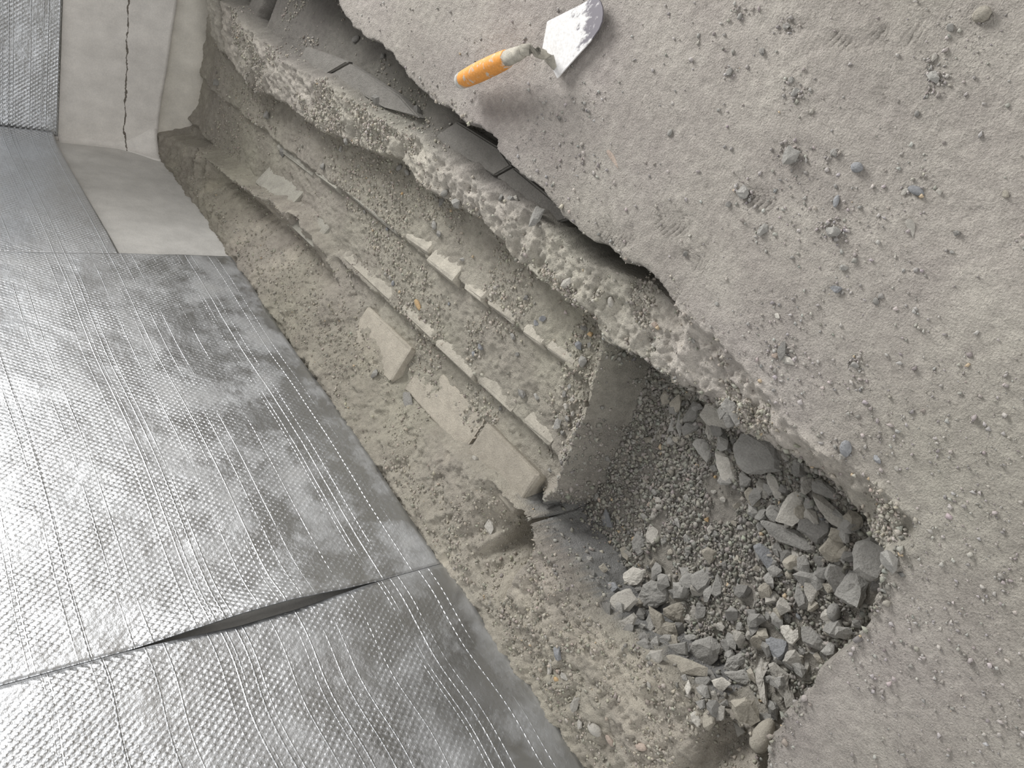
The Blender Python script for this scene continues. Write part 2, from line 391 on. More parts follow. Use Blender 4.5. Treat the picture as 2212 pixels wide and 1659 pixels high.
# fine grid of the visible ground
ax_ = [-.14]
while ax_[-1] < 2.85: ax_.append(ax_[-1]+np.interp(ax_[-1], [.5, 1.2, 2.8], [.0026, .0034, .0055]))
ay_ = np.arange(-.22, 1.128, .0028)
VX, VY = np.meshgrid(np.array(ax_), ay_, indexing='ij')
VZ, VW = ground(VX, VY)
COL = np.array([(.372, .345, .309), (.372, .342, .290), (.360, .335, .285), (.475, .442, .388), (.195, .185, .166), (.265, .25, .216)])  # channel entry darkened: shade of the recess put into its tint
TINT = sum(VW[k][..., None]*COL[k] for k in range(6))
spot = np.clip(fbm(VX, VY, 5, 3, 201)*1.6, -1, 1)[..., None]
TINT = TINT*(1+.07*spot)
warm = np.clip(fbm(VX, VY, 3.2, 2, 333)*1.5, -1, 1)[..., None]
TINT = TINT*(1+warm*np.array([.012, 0, .03]))
pale = np.clip((fbm(VX, VY, 11, 4, 77)-.12)*4, 0, 1)*(VW[1]+.5*VW[3]+.25*VW[2])
TINT = TINT*(1+.22*pale[..., None]*np.array([1, .97, .9]))
# darker grey tint on the low face under the soil bank at the pit
dmin = np.full(VX.shape, 9.0)
sel = (VX < .76) & (VY > .75)
bp_ = bank[bank[:, 0] < .74][::3]
for q in bp_: dmin[sel] = np.minimum(dmin[sel], np.hypot(VX[sel]-q[0], VY[sel]-q[1]))
face_grey = np.clip((.034-dmin)/.012, 0, 1)*np.clip((-.078-VZ)/.012, 0, 1)*(VX > .25)
TINT = TINT*(1-face_grey[..., None])+face_grey[..., None]*np.array([.215, .213, .205])
# boot tread
TR = np.zeros_like(VX)
def tread(px, py, a, b, ang, pitch=.0085):
    global TR
    w = P(px, py); dx, dy = VX-w[0], VY-w[1]; c, s = math.cos(ang), math.sin(ang)
    u, v = dx*c+dy*s, -dx*s+dy*c
    e = np.clip(1.4-((u/a)**2+(v/b)**2)*1.4, 0, 1)*np.clip(fbm(VX, VY, 30, 2, 55)*2+.6, 0, 1)
    TR = np.maximum(TR, e*(.5+.5*np.sin((u+np.abs((v/.022)%2-1)*.018)*2*math.pi/pitch)))
for t in [(1720, 80, .05, .03, .5), (1850, 60, .06, .028, .3), (1960, 50, .05, .03, .6), (1955, 160, .05, .02, 1.2), (1330, 500, .05, .03, .4), (1450, 480, .04, .03, .2), (1500, 560, .05, .03, .7), (1640, 430, .03, .02, .2), (1430, 620, .05, .03, .3)]: tread(*t)
VZ = VZ-.003*TR
nx, ny = VX.shape
idx = np.arange(nx*ny).reshape(nx, ny)
Q = np.stack([idx[:-1, :-1], idx[1:, :-1], idx[1:, 1:], idx[:-1, 1:]], -1).reshape(-1, 4)
cx_ = (VX[:-1, :-1]+VX[1:, 1:])/2; cy_ = (VY[:-1, :-1]+VY[1:, 1:])/2
wgx = cx_+.012*fbm(cx_, cy_, 14, 4, 3, .62)*np.clip((yw(cx_)-.03-cy_)/.04, 0, 1); wgy = cy_+.012*fbm(cx_, cy_, 14, 4, 71, .62)*np.clip((yw(cx_)-.03-cy_)/.04, 0, 1)
ri = REG[np.clip(np.round((wgx-X0)/ST).astype(int), 0, GX-1), np.clip(np.round((wgy-Y0)/ST).astype(int), 0, GY-1)].ravel()
PV = np.stack([VX, VY, VZ], -1).reshape(-1, 3); PT = TINT.reshape(-1, 3); PR = TR.ravel()
def region(name, k, label):
    f = Q[ri == k]; u, inv = np.unique(f, return_inverse=True); me = mesh_np(name, PV[u], inv.reshape(-1, 4)); smooth(me)
    a = me.color_attributes.new('tint', 'FLOAT_COLOR', 'POINT'); a.data.foreach_set('color', np.concatenate([PT[u], np.ones((len(u), 1))], 1).astype(np.float32).ravel())
    t = me.attributes.new('tread', 'FLOAT', 'POINT'); t.data.foreach_set('value', (PR[u]*-.0).astype(np.float32))
    return put(name, me, M_ground, None, label, 'ground', kind='structure')
o_floor = region('floor', 0, 'dusty grey concrete floor slab scattered with grit and pebbles')
o_bank = region('soil_bank', 1, 'sandy beige soil bank along the foot of the foil wall')
o_bed = region('trench_bed', 2, 'bed of the trench, stepped rows of half buried bricks under dust')
o_rim = region('concrete_rim', 3, 'rough broken concrete rim between the trench and the narrow channel')
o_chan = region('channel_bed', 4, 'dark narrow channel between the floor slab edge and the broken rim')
o_pit = region('pit_bed', 5, 'gravelly soil at the bottom of the rubble pit')
# floor beyond the frame
def sheet(name, x0, x1, y0, y1, z, n=12):
    bm = bmesh.new()
    V = [[bm.verts.new((x0+(x1-x0)*i/n, y0+(y1-y0)*j/n, z)) for j in range(n+1)] for i in range(n+1)]
    for i in range(n):
        for j in range(n): bm.faces.new((V[i][j], V[i+1][j], V[i+1][j+1], V[i][j+1]))
    return bm
# (the wide floor lets the foil mirror the room)
bm = bmesh.new()
def quad(bm, pts): bm.faces.new([bm.verts.new(p) for p in pts])
quad(bm, [(-4, -5, 0), (2.83, -5, 0), (2.83, -.22, 0), (-4, -.22, 0)]); quad(bm, [(-4, -.22, 0), (-.14, -.22, 0), (-.14, 1.3, 0), (-4, 1.3, 0)])
me = bm_mesh('floor_surround', bm); ca = me.color_attributes.new('tint', 'FLOAT_COLOR', 'POINT')
for d in ca.data: d.color = (*COL[0], 1)
o_sur = put('floor_surround', me, M_ground, o_floor)

# ------------------------------------------------------------------ walls
def wall_strip(name, xs, z0, z1, y_of, mat, nz=30, back=.12, **kw):
    """vertical wall following the slightly uneven line y_of(x), with thickness"""
    zs = np.linspace(z0, z1, nz); n = len(xs)
    Xg, Zg = np.meshgrid(xs, zs, indexing='ij'); Yg = y_of(Xg, Zg)
    f = np.stack([Xg, Yg, Zg], -1).reshape(-1, 3); b = np.stack([Xg, Yg*0+y_of(Xg, Zg)+back, Zg], -1).reshape(-1, 3)
    id_ = np.arange(n*nz).reshape(n, nz); F = []
    F += np.stack([id_[:-1, :-1], id_[1:, :-1], id_[1:, 1:], id_[:-1, 1:]], -1).reshape(-1, 4).tolist()
    o = n*nz
    F += (np.stack([id_[:-1, :-1], id_[:-1, 1:], id_[1:, 1:], id_[1:, :-1]], -1).reshape(-1, 4)+o).tolist()
    loop = list(id_[:, 0])+list(id_[-1, 1:])+list(id_[-2::-1, -1])+list(id_[0, -2:0:-1])
    for a, b_ in zip(loop, loop[1:]+loop[:1]): F.append([a, a+o, b_+o, b_])
    me = mesh_np(name, np.concatenate([f, b]), F); smooth(me)
    return put(name, me, mat, **kw)
def w1(Xg, Zg): return yw(Xg)+.0025*fbm(Xg, Zg, 4, 3, 9)+.008
wall_strip('wall_front', np.linspace(-3.6, 2.90, 160), -.3, .82, w1, M_plaster, label='low pale plastered wall behind the silver foil sheets', cat='wall', kind='structure')
X2 = 2.833
def plate(name, ys, z_of_bot, z1, x_of, thick, mat, nz=30, **kw):
    n = len(ys); Yg = np.repeat(ys[:, None], nz, 1); zb = z_of_bot(ys)[:, None]; Zg = zb+(z1-zb)*np.linspace(0, 1, nz)[None]**1.6
    Xg = x_of(Yg, Zg); f = np.stack([Xg, Yg, Zg], -1).reshape(-1, 3); b = np.stack([Xg+thick, Yg, Zg], -1).reshape(-1, 3)
    id_ = np.arange(n*nz).reshape(n, nz); o = n*nz
    F = np.stack([id_[:-1, :-1], id_[:-1, 1:], id_[1:, 1:], id_[1:, :-1]], -1).reshape(-1, 4).tolist()
    F += (np.stack([id_[:-1, :-1], id_[1:, :-1], id_[1:, 1:], id_[:-1, 1:]], -1).reshape(-1, 4)+o).tolist()
    loop = list(id_[:, 0])+list(id_[-1, 1:])+list(id_[-2::-1, -1])+list(id_[0, -2:0:-1])
    for a, b_ in zip(loop, loop[1:]+loop[:1]): F.append([a, b_, b_+o, a+o])
    me = mesh_np(name, np.concatenate([f, b]), F); smooth(me); return put(name, me, mat, **kw)
ys2 = np.concatenate([np.linspace(-.35, .3, 24), np.linspace(.31, 1.16, 220)])  # unseen end of the wall lengthened to shade the channel
plate('wall_right', ys2, lambda y: -.022-.018*np.clip((1.0-y)/.4, 0, 1)+.006*fbm(y, y*0, 22, 4, 4), 2.4,
      lambda y, z: X2-.004+.003*fbm(y, z, 5, 3, 19), .15, M_plaster2, label='cracked grey plaster wall at the far end of the trench', cat='wall', kind='structure')
plate('wall_footing', ys2, lambda y: -.42+0*y, -.015, lambda y, z: X2+.006+.006*fbm(y, z, 18, 4, 29)-np.clip((-.055-z)/.06, 0, 1)*.03, .14, M_band,
      label='rough light footing showing below the cracked plaster wall', cat='footing', kind='structure')
# rounded plaster fillet in the corner
bm = bmesh.new(); cols = []
for i in range(25):
    z = -.02+.3*i/24; r = .02+.075*max(0, 1-max(z, 0)/.11)**1.4; row = []
    yc, xc = float(yw(X2))+.006, X2-.003
    for k in range(11):
        a = math.pi/2*k/10; row.append(bm.verts.new((xc-r+r*math.sin(a), yc-r+r*math.cos(a), z)))
    row.append(bm.verts.new((xc+.01, yc-r, z))); row.append(bm.verts.new((xc+.01, yc+.01, z))); row.append(bm.verts.new((xc-r, yc+.01, z))); cols.append(row)
for a, b in zip(cols[:-1], cols[1:]):
    for k in range(len(a)): bm.faces.new((a[k], a[(k+1) % len(a)], b[(k+1) % len(a)], b[k]))
bm.faces.new(cols[0]); bm.faces.new(cols[-1]); me = bm_mesh('trim_1', bm); smooth(me)
put('trim_1', me, M_plaster2, label='rounded plaster fillet in the corner of the two walls', cat='plaster', kind='structure')

# ------------------------------------------------------------------ foil
def foil(name, x0, x1, z0f, z1, mat, label, off=None, nx=120, nz=90, th=.004, axis='x', lift=None, edge=None):
    """sheet hung on the wall; off(x,z) = distance proud of the wall"""
    us = np.linspace(x0, x1, nx); U = np.repeat(us[:, None], nz, 1)
    zb = np.array([z0f(u) for u in us])[:, None]; Z = zb+(z1-zb)*np.linspace(0, 1, nz)[None]
    if edge is not None: U = U+edge(U, Z)
    d = .006+.0028*fbm(U, Z, 3.5, 3, hash(name) % 97)+.0012*fbm(U, Z, 14, 2, 7)
    if off is not None: d = d+off(U, Z)
    def pos(dd):
        if axis == 'x': return np.stack([U, yw(U)-dd, Z], -1)
        return np.stack([X2-.006-dd, U, Z], -1)
    f, b = pos(d+th).reshape(-1, 3), pos(d).reshape(-1, 3)
    id_ = np.arange(nx*nz).reshape(nx, nz); o = nx*nz
    A = np.stack([id_[:-1, :-1], id_[1:, :-1], id_[1:, 1:], id_[:-1, 1:]], -1).reshape(-1, 4)
    Bk = np.stack([id_[:-1, :-1], id_[:-1, 1:], id_[1:, 1:], id_[1:, :-1]], -1).reshape(-1, 4)+o
    loop = list(id_[:, 0])+list(id_[-1, 1:])+list(id_[-2::-1, -1])+list(id_[0, -2:0:-1])
    E = np.array([[a, a+o, b_+o, b_] for a, b_ in zip(loop, loop[1:]+loop[:1])])
    F = np.concatenate([A, Bk, E])
    if axis == 'y': F = F[:, ::-1]
    me = mesh_np(name, np.concatenate([f, b]), F); smooth(me)
    uvl = me.uv_layers.new(name='UVMap'); li = np.empty(len(me.loops), np.int32); me.loops.foreach_get('vertex_index', li)
    UVv = np.stack([np.concatenate([U.ravel()]*2), np.concatenate([(Z-(zb if z1 > .5 and z0f(x0) < .1 else 0)).ravel()]*2)], 1).astype(np.float32)
    uvl.data.foreach_set('uv', UVv[li].ravel())
    return put(name, me, mat, None, label, 'insulation foil', 'silver insulation foil sheets on the walls')
M_f1 = mat_foil('foil_large', 1, .95); M_f2 = mat_foil('foil_near', 2, .5); M_f3 = mat_foil('foil_strip', 3, .55); M_f4 = mat_foil('foil_end', 4, .2)
XS = .793
bulge = lambda U, Z: .016*np.exp(-((U-XS)/.05)**2)*np.clip(np.exp(-((Z-.36)/.15)**2)*1.25-.15, 0, 1)
foil('foil_sheet', XS, 2.004, lambda u: .004+.006*math.sin(u*9)*.5, .80, M_f1, 'large dusty silver foil sheet, biggest on the wall, reaching down to the soil', off=bulge, nx=200)
foil('foil_sheet', -1.3, XS-.002, lambda u: -.004+.004*math.sin(u*23), .80, M_f2, 'silver foil sheet in the lower left corner, below the dark open seam', nx=200,
     edge=lambda U, Z: -.010*np.clip(np.exp(-((Z-.36)/.15)**2)*1.25-.15, 0, 1)*np.clip((U-.4)/.39, 0, 1))
foil('foil_sheet', 2.006, 2.80, lambda u: .296+.006*(u-2.0), .80, M_f3, 'narrow silver foil sheet above the bare pale plaster beside the corner', off=lambda U, Z: -.0015+.02*np.clip((U-2.70)/.1, 0, 1)**2)
foil('foil_sheet', .17, 1.062, lambda u: .285, .80, M_f4, 'shiny ribbed silver foil on the end wall in the upper left corner', axis='y', off=lambda U, Z: .004+0*U)

# ------------------------------------------------------------------ bricks and slabs in the trench
M_brick = mat_stone('dusty_brick', (.44, .41, .35), .16)
M_brick3 = mat_stone('sandy_brick', (.385, .352, .295), .12)
M_brick2 = mat_stone('grey_brick', (.36, .345, .30), .14)
M_slab = mat_stone('smooth_slab', (.225, .215, .197), .10)
def chipped_box(lx, ly, lz, seed, chip=.004, seg=4):
    rnd = random.Random(seed); bm = bmesh.new(); bmesh.ops.create_cube(bm, size=1)
    for v in bm.verts: v.co = Vector((v.co.x*lx, v.co.y*ly, v.co.z*lz))
    bmesh.ops.bevel(bm, geom=bm.edges[:], offset=min(.006, lz*.3), segments=2, affect='EDGES', profile=.6)
    for v in bm.verts: v.co += Vector([rnd.uniform(-chip, chip)*.5 for _ in range(3)])
    me = bm_mesh('chipped', bm); return me
def brick(name, x0, x1, yl, w, ztop, tilt, rot, mat, parent, seed, th=.05, slope=0, label=None):
    """yl = edge facing the foil wall at the middle of the brick"""
    me = chipped_box(abs(x1-x0), w, th, seed); me.name = name
    o = put(name, me, mat, parent, label)
    xm = (x0+x1)/2
    M = Matrix.Translation((xm, yl, ztop))@Matrix.Rotation(rot, 4, 'Z')@Matrix.Rotation(slope, 4, 'Y')@Matrix.Rotation(tilt, 4, 'X')@Matrix.Translation((0, -w/2, -th/2))
    o.matrix_world = M; return o
T = .10
def row(lst, tilt, w=.115, mat=None, slope=0):
    for k, (xa, xb, yl, dz) in enumerate(lst):
        xm = (xa+xb)/2
        zb = float(np.mean(hz(np.linspace(xb, xa, 9), np.full(9, yl-.01))))
        brick('brick', xa, xb, yl, w, zb+dz, tilt, .085+random.uniform(-.025, .025), mat or (M_brick if k % 2 else M_brick2), o_bed, random.randrange(999), slope=slope+random.uniform(-.012, .012))
row([(1.43, 1.215, .955, .003), (1.185, .935, .942, .004), (.915, .735, .918, .004)], .40, .09, M_brick3, .02)
row([(1.61, 1.345, .828, .010), (1.300, 1.165, .806, .009), (1.150, 1.005, .802, .009), (.990, .872, .786, .009), (.835, .755, .772, .010)], .62, .10, M_brick)
row([(1.375, 1.262, .655, .008), (1.252, 1.148, .655, .013), (1.120, 1.052, .643, .009), (1.040, .950, .634, .008), (.925, .866, .627, .008), (.852, .778, .615, .009)], .62, .10, M_brick)
row([(1.85, 1.68, .862, .006), (2.10, 1.87, .858, .006), (1.81, 1.69, .705, .006), (1.66, 1.40, .68, .003), (2.08, 1.84, .74, .005)], .62, .10, M_brick2)
# smooth paving slabs lying in the channel
def slab_px(poly, z, th, label):
    bm = bmesh.new(); top = [bm.verts.new(P(x, y, z)) for x, y in poly]
    bot = [bm.verts.new(Vector(v.co)-Vector((0, 0, th))) for v in top]; n = len(top)
    bm.faces.new(top); bm.faces.new(bot[::-1])
    for k in range(n): bm.faces.new((top[k], bot[k], bot[(k+1) % n], top[(k+1) % n]))
    bmesh.ops.bevel(bm, geom=bm.edges[:], offset=.003, segments=2, affect='EDGES')
    return put('paving_slab', bm_mesh('paving_slab', bm), M_slab, o_chan)
slab_px([(707, 163), (754, 137), (860, 205), (905, 255), (830, 232)], -.078, .02, '')
slab_px([(930, 300), (985, 262), (1075, 318), (1104, 358), (1066, 380)], -.078, .02, '')
slab_px([(1070, 382), (1108, 361), (1240, 470), (1200, 482)], -.078, .02, '')
slab_px([(640, 140), (660, 100), (752, 133), (704, 161)], -.082, .02, '')

# ------------------------------------------------------------------ stones
PAL = {'w': (.54, .515, .465), 'p': (.41, .39, .352), 'g': (.315, .306, .285), 'd': (.235, .228, .212), 'b': (.35, .324, .274), 's': (.265, .27, .278), 'o': (.52, .37, .21), 'r': (.43, .355, .30)}
MS = {k: mat_stone('stone_'+n, PAL[k], .13) for k, n in dict(w='whitish', p='pale', g='grey', d='dark_grey', b='beige', s='blue_grey', o='ochre', r='pinkish').items()}
WORD = dict(w='whitish', p='pale', g='grey', d='dark grey', b='beige', s='blue-grey', o='ochre', r='pinkish')
from mathutils import noise as mnoise
def noise3(v): return mnoise.noise(v)
def stone_mesh(outline, nrm_, th, rnd, rounded=False, rough=.05, concave=False):
    """closed stone whose outline lies in a plane with normal nrm_; th = half thickness"""
    O = [Vector(p) for p in outline]
    # refine outline
    Q_ = []
    for a, b in zip(O, O[1:]+O[:1]):
        n = max(1, int((b-a).length/max(.0035, th*.45)))
        n = min(n, 4)
        for k in range(n): Q_.append(a.lerp(b, k/n))
    c = sum(O, Vector())/len(O); sz = sum((p-c).length for p in Q_)/len(Q_); n_ = Vector(nrm_)
    if rounded:
        Q2 = Q_
        for _ in range(3): Q2 = [(Q2[i-1]+Q2[i]*2+Q2[(i+1) % len(Q2)])/4 for i in range(len(Q2))]
        Q_ = [c+(p-c)*1.05 for p in Q2]
        prof = [(.45, .86), (.8, .55), (1, 0), (.8, -.55), (.45, -.86)]; rough = .02; tops = (1.0, -1.0)
    else:
        prof = [(.5, .62), (.86, .42), (1, 0), (.85, -.6), (.45, -.95)]; tops = (.66, -1.0)
    if not rounded and not concave:
        bm = bmesh.new()
        for p in Q_:
            j = .05*sz; bm.verts.new(p+n_*rnd.uniform(-.25, .12)*th+Vector((rnd.uniform(-j, j), rnd.uniform(-j, j), rnd.uniform(-j, j)))*.6)
        t1 = Q_[0]-c; t1.normalize(); t2 = n_.cross(t1); sl = Vector((rnd.uniform(-.3, .3), rnd.uniform(-.3, .3)))
        for p in O:
            if rnd.random() < .8:
                f_ = rnd.uniform(.5, .88); q = c+(p-c)*f_; dl = (p-c)*f_
                bm.verts.new(q+n_*(th*.62+dl.dot(t1)*sl.x+dl.dot(t2)*sl.y))
            bm.verts.new(c+(p-c)*rnd.uniform(.35, .8)-n_*th*rnd.uniform(.6, 1.0))
        r_ = bmesh.ops.convex_hull(bm, input=bm.verts[:])
        bmesh.ops.delete(bm, geom=list({e for e in r_['geom_interior']+r_['geom_unused'] if isinstance(e, bmesh.types.BMVert)}), context='VERTS')
        bmesh.ops.dissolve_limit(bm, angle_limit=.12, verts=bm.verts[:], edges=bm.edges[:])
        bmesh.ops.triangulate(bm, faces=bm.faces[:])
        bmesh.ops.subdivide_edges(bm, edges=bm.edges[:], cuts=2, use_grid_fill=True)
        for v in bm.verts:
            d_ = noise3(v.co*2.2/sz)*.10+noise3(v.co*6.5/sz)*.05
            v.co += (v.co-c).normalized()*d_*sz
        bmesh.ops.triangulate(bm, faces=bm.faces[:])
        me = bm_mesh('stone', bm); smooth(me, False); return me, c
    tilt = Vector((rnd.uniform(-1, 1), rnd.uniform(-1, 1), rnd.uniform(-1, 1)))
    tilt -= n_*tilt.dot(n_)
    bm = bmesh.new(); rings = []
    for s, h in prof:
        r_ = []
        for p in Q_:
            q = c+(p-c)*s+n_*(h*th)
            if s < 1: q += n_*((p-c).dot(tilt)*.30*s*(0 if rounded else 1))
            j = rough*sz*(.35 if s < 1 else .45)
            q += Vector((rnd.uniform(-j, j), rnd.uniform(-j, j), rnd.uniform(-j, j))); r_.append(bm.verts.new(q))
        rings.append(r_)
    t = bm.verts.new(c+n_*th*tops[0]); b_ = bm.verts.new(c+n_*th*tops[1]); m = len(Q_)
    for k in range(m):
        bm.faces.new((t, rings[0][k], rings[0][(k+1) % m])); bm.faces.new((b_, rings[-1][(k+1) % m], rings[-1][k]))
        for a, d in zip(rings[:-1], rings[1:]): bm.faces.new((a[k], d[k], d[(k+1) % m], a[(k+1) % m]))
    if concave:
        bmesh.ops.triangulate(bm, faces=bm.faces[:]); bmesh.ops.subdivide_edges(bm, edges=bm.edges[:], cuts=1, use_grid_fill=True)
        for v in bm.verts: v.co += n_*sz*(.10*noise3(v.co*2.4/sz)+.05*noise3(v.co*6/sz))
        bmesh.ops.triangulate(bm, faces=bm.faces[:])
    me = bm_mesh('stone', bm); smooth(me, rounded); return me, c
TILE = {1: (1400, 840, 6.9125), 2: (1640, 960, 6.9125), 3: (1260, 1060, 6.9125), 4: (1560, 1160, 5.53), 5: (1280, 1220, 6.9125), 6: (1460, 1400, 6.9125), 0: (0, 0, 1)}
STONES = []
def trace(tile, pts_, tone, label=None, lift=.35, rounded=False, thick=.55, face=.45, name='stone', cat='stone'):
    STONES.append((tile, pts_, tone, label, lift, rounded, thick, face, name, cat))
t = trace
t(1, [(780,390),(860,240),(1010,215),(1110,300),(1190,400),(1290,520),(1200,610),(1040,590),(960,500),(860,510)], 'w', 'chunky whitish stone wedged under the rim at the top of the rubble', .8)
t(1, [(1090,220),(1160,130),(1290,200),(1380,350),(1360,520),(1310,560),(1220,400),(1130,320)], 'g', 'curved grey stone leaning on the rim right of the chunky whitish stone', .9)
t(1, [(520,430),(690,180),(790,260),(770,380),(730,460),(520,500)], 'd', None, .5)
t(1, [(430,500),(480,260),(560,330),(510,450),(500,600),(480,740),(420,580)], 'g', None, .4)
t(1, [(500,570),(560,510),(750,470),(840,500),(800,590),(560,640),(520,700)], 'd', None, .3)
t(1, [(870,520),(930,540),(980,680),(1005,860),(900,760),(850,640)], 'p', None, .5)
t(1, [(1010,690),(1060,640),(1100,700),(1090,820),(1030,820)], 'b', None, .4, True)
t(1, [(1090,620),(1190,640),(1220,790),(1250,960),(1150,940),(1110,800)], 'd', None, .3)
t(1, [(1220,770),(1250,690),(1350,670),(1360,740),(1260,850)], 'd', None, .3)
t(1, [(650,820),(740,740),(870,760),(980,870),(960,1000),(900,1130),(800,1030),(740,900)], 'g', 'leaf-shaped grey stone left of the whitish slab stone', .5)
t(1, [(990,910),(1140,980),(1230,975),(1290,1180),(1330,1400),(1160,1420),(1080,1330),(1050,1200),(1000,1050)], 'w', 'oblong whitish slab stone, brightest in the rubble pit', .9)
t(1, [(1260,900),(1380,690),(1480,650),(1660,760),(1870,810),(1990,1060),(1990,1220),(1860,1220),(1680,1280),(1540,1260),(1440,1220),(1290,1080)], 'g', 'largest flat grey stone in the rubble, right of the whitish slab stone', .9, thick=.3)
t(1, [(1970,940),(2030,905),(2120,1000),(2140,1080),(2080,1100),(1980,1020)], 'p', 'smooth pale pebble touching the right end of the largest flat stone', .8, True)
t(1, [(180,140),(230,20),(350,20),(400,90),(330,150),(300,230),(210,230)], 'b', 'crumbly beige clod below the concrete rim, left of the rubble', .5)
t(1, [(450,200),(530,150),(600,180),(560,260),(470,260)], 'd', None, .5, True)
t(1, [(290,640),(360,390),(400,480),(400,640)], 'g', None, .4)
t(1, [(270,740),(330,690),(410,760),(370,840),(280,830)], 'g', None, .3)
t(1, [(1610,1420),(1660,1340),(1780,1370),(1830,1540),(1760,1650),(1650,1610)], 'p', 'rough light stone just under the largest flat stone', 1.0)
t(1, [(1820,1250),(1920,1330),(2010,1530),(2040,1650),(1900,1640),(1800,1450),(1750,1290)], 'p', 'pale streaky splinter stone under the right end of the largest flat stone', .8)
t(0, [(1611,1068),(1625,1054),(1640,1064),(1652,1085),(1640,1098),(1618,1092)], 'b', None, .5, True)
t(1, [(950,1290),(1040,1270),(1050,1320),(990,1370)], 'o', 'small ochre pebble at the lower left of the whitish slab stone', .5, True)
t(1, [(920,1150),(1010,1110),(1050,1220),(960,1240)], 'g', None, .3)
t(1, [(1360,1330),(1430,1270),(1480,1340),(1440,1430)], 'p', None, .3)
t(2, [(240,1130),(330,1000),(360,880),(430,760),(560,680),(690,710),(650,800),(680,1000),(600,1130),(490,1220),(390,1190)], 'w', 'wide pale pinkish slab stone in the middle of the large rubble', 1.0, thick=.3)
t(2, [(670,890),(700,760),(790,830),(870,960),(750,1010),(680,960)], 'g', None, .6)
t(2, [(780,560),(930,520),(1130,680),(1280,830),(1180,850),(1010,790),(800,700)], 'g', 'grey flake stone tucked under the rim above the long tapering slab stone', 1.0)
t(2, [(770,700),(950,780),(1040,900),(1150,960),(1290,1110),(1390,1190),(1430,1330),(1310,1320),(1210,1230),(1070,1190),(920,1020),(830,830)], 'p', 'long tapering slab stone, grey above and beige below, beside the rim', 1.0)
t(2, [(780,1010),(870,990),(990,1110),(960,1150),(830,1080)], 's', None, .8)
t(2, [(570,1280),(600,1120),(830,1100),(1040,1160),(1130,1290),(1010,1380),(930,1500),(850,1480),(720,1340)], 'd', 'coarse dark grey stone below the wide pale pinkish slab stone', .7)
t(2, [(10,1150),(100,1140),(330,1200),(600,1310),(740,1400),(860,1530),(880,1600),(790,1630),(640,1540),(440,1490),(310,1440),(180,1380),(90,1260)], 'g', 'long grey slab stone lying diagonally below the wide pale pinkish slab stone', 1.0)
t(2, [(1130,1310),(1360,1340),(1370,1420),(1390,1600),(1300,1700),(1150,1750),(1000,1720),(920,1640),(900,1560),(1010,1420)], 'b', 'smooth olive beige plate stone right of the long diagonal grey slab', .5, thick=.3)
t(4, [(1540,180),(1600,60),(1770,0),(1930,70),(2090,150),(2100,230),(1990,290),(1980,470),(1880,510),(1760,530),(1580,390),(1590,280)], 'g', 'big blunt grey stone in the pit corner under the rim end', .9)
t(2, [(570,270),(700,300),(780,400),(770,440),(660,400)], 'p', None, .7)
t(2, [(590,530),(660,440),(780,450),(770,560),(680,610),(610,590)], 'p', None, .6, True)
t(2, [(480,290),(560,260),(600,440),(520,430)], 'd', None, .3)
t(2, [(1050,870),(1240,880),(1230,950),(1100,920)], 'd', None, .3)
t(2, [(1390,1090),(1480,1050),(1540,1180),(1380,1180)], 'd', None, .3)
t(2, [(90,980),(160,900),(320,920),(330,1000),(260,1100),(110,1040)], 'g', None, .4)
t(4, [(360,90),(460,80),(600,180),(660,260),(730,450),(650,480),(540,390),(470,290),(440,200)], 's', 'elongated blue-grey stone below the left end of the long diagonal slab', .8)
t(4, [(800,300),(840,130),(940,180),(990,370),(980,460),(830,370)], 'p', None, .7)
t(4, [(730,440),(790,380),(860,430),(860,500),(800,520)], 'b', None, .5, True)
t(4, [(980,490),(1000,310),(1060,390),(1110,460),(1170,660),(1050,820),(980,640)], 'p', 'upright pale shard stone pointing up in the middle of the rubble', 1.0)
t(4, [(860,720),(890,540),(980,600),(1020,760),(1050,850),(930,860)], 'g', None, .6)
t(4, [(1220,450),(1280,300),(1500,350),(1480,540),(1390,620),(1330,660)], 'g', 'faceted grey block stone left of the big blunt corner stone', .9)
t(4, [(1330,680),(1520,400),(1600,400),(1740,560),(1690,690),(1650,850),(1570,840),(1440,780)], 'g', 'broad grey stone below the faceted block, near the slab edge', .7)
t(4, [(1110,430),(1160,290),(1250,320),(1190,490),(1130,480)], 'd', None, .4)
t(4, [(1160,560),(1200,530),(1310,700),(1290,720),(1200,640)], 'd', None, .3)
t(4, [(1230,900),(1290,780),(1390,780),(1430,890),(1380,1030),(1290,1010)], 'g', 'egg-shaped smooth grey pebble in the rubble near the slab edge', .8, True, .8)
t(4, [(510,660),(560,620),(650,660),(670,760),(590,800),(510,800)], 'p', None, .6)
t(4, [(860,920),(900,880),(970,1000),(900,1000)], 's', None, .5, True)
t(4, [(1200,1080),(1280,1040),(1340,1080),(1330,1170),(1260,1200),(1200,1150)], 'b', 'small round beige pebble just below the egg-shaped pebble', .6, True)
t(4, [(690,1050),(800,1050),(850,1120),(930,1060),(940,1200),(850,1300),(790,1270),(700,1140)], 'w', 'jagged pale stone touching the coarse grey stone below the egg-shaped pebble', .8)
t(4, [(940,1060),(1060,1080),(1180,1180),(1250,1290),(1240,1380),(1080,1330),(960,1250)], 'g', 'coarse grey stone lower left of the egg-shaped pebble', .7)
t(4, [(520,1220),(580,1190),(650,1230),(780,1250),(790,1370),(700,1480),(640,1470),(540,1310)], 's', 'blue-grey shield-shaped stone among the lower rubble', .9)
t(6, [(1200,0),(1370,0),(1420,150),(1330,300),(1310,520),(1400,850),(1380,910),(1280,770),(1180,420)], 'p', 'tall pale standing shard in the lower rubble, taller than its neighbour', .9)
t(6, [(1590,190),(1660,50),(1780,20),(1900,150),(1900,330),(1780,330)], 'p', None, .8)
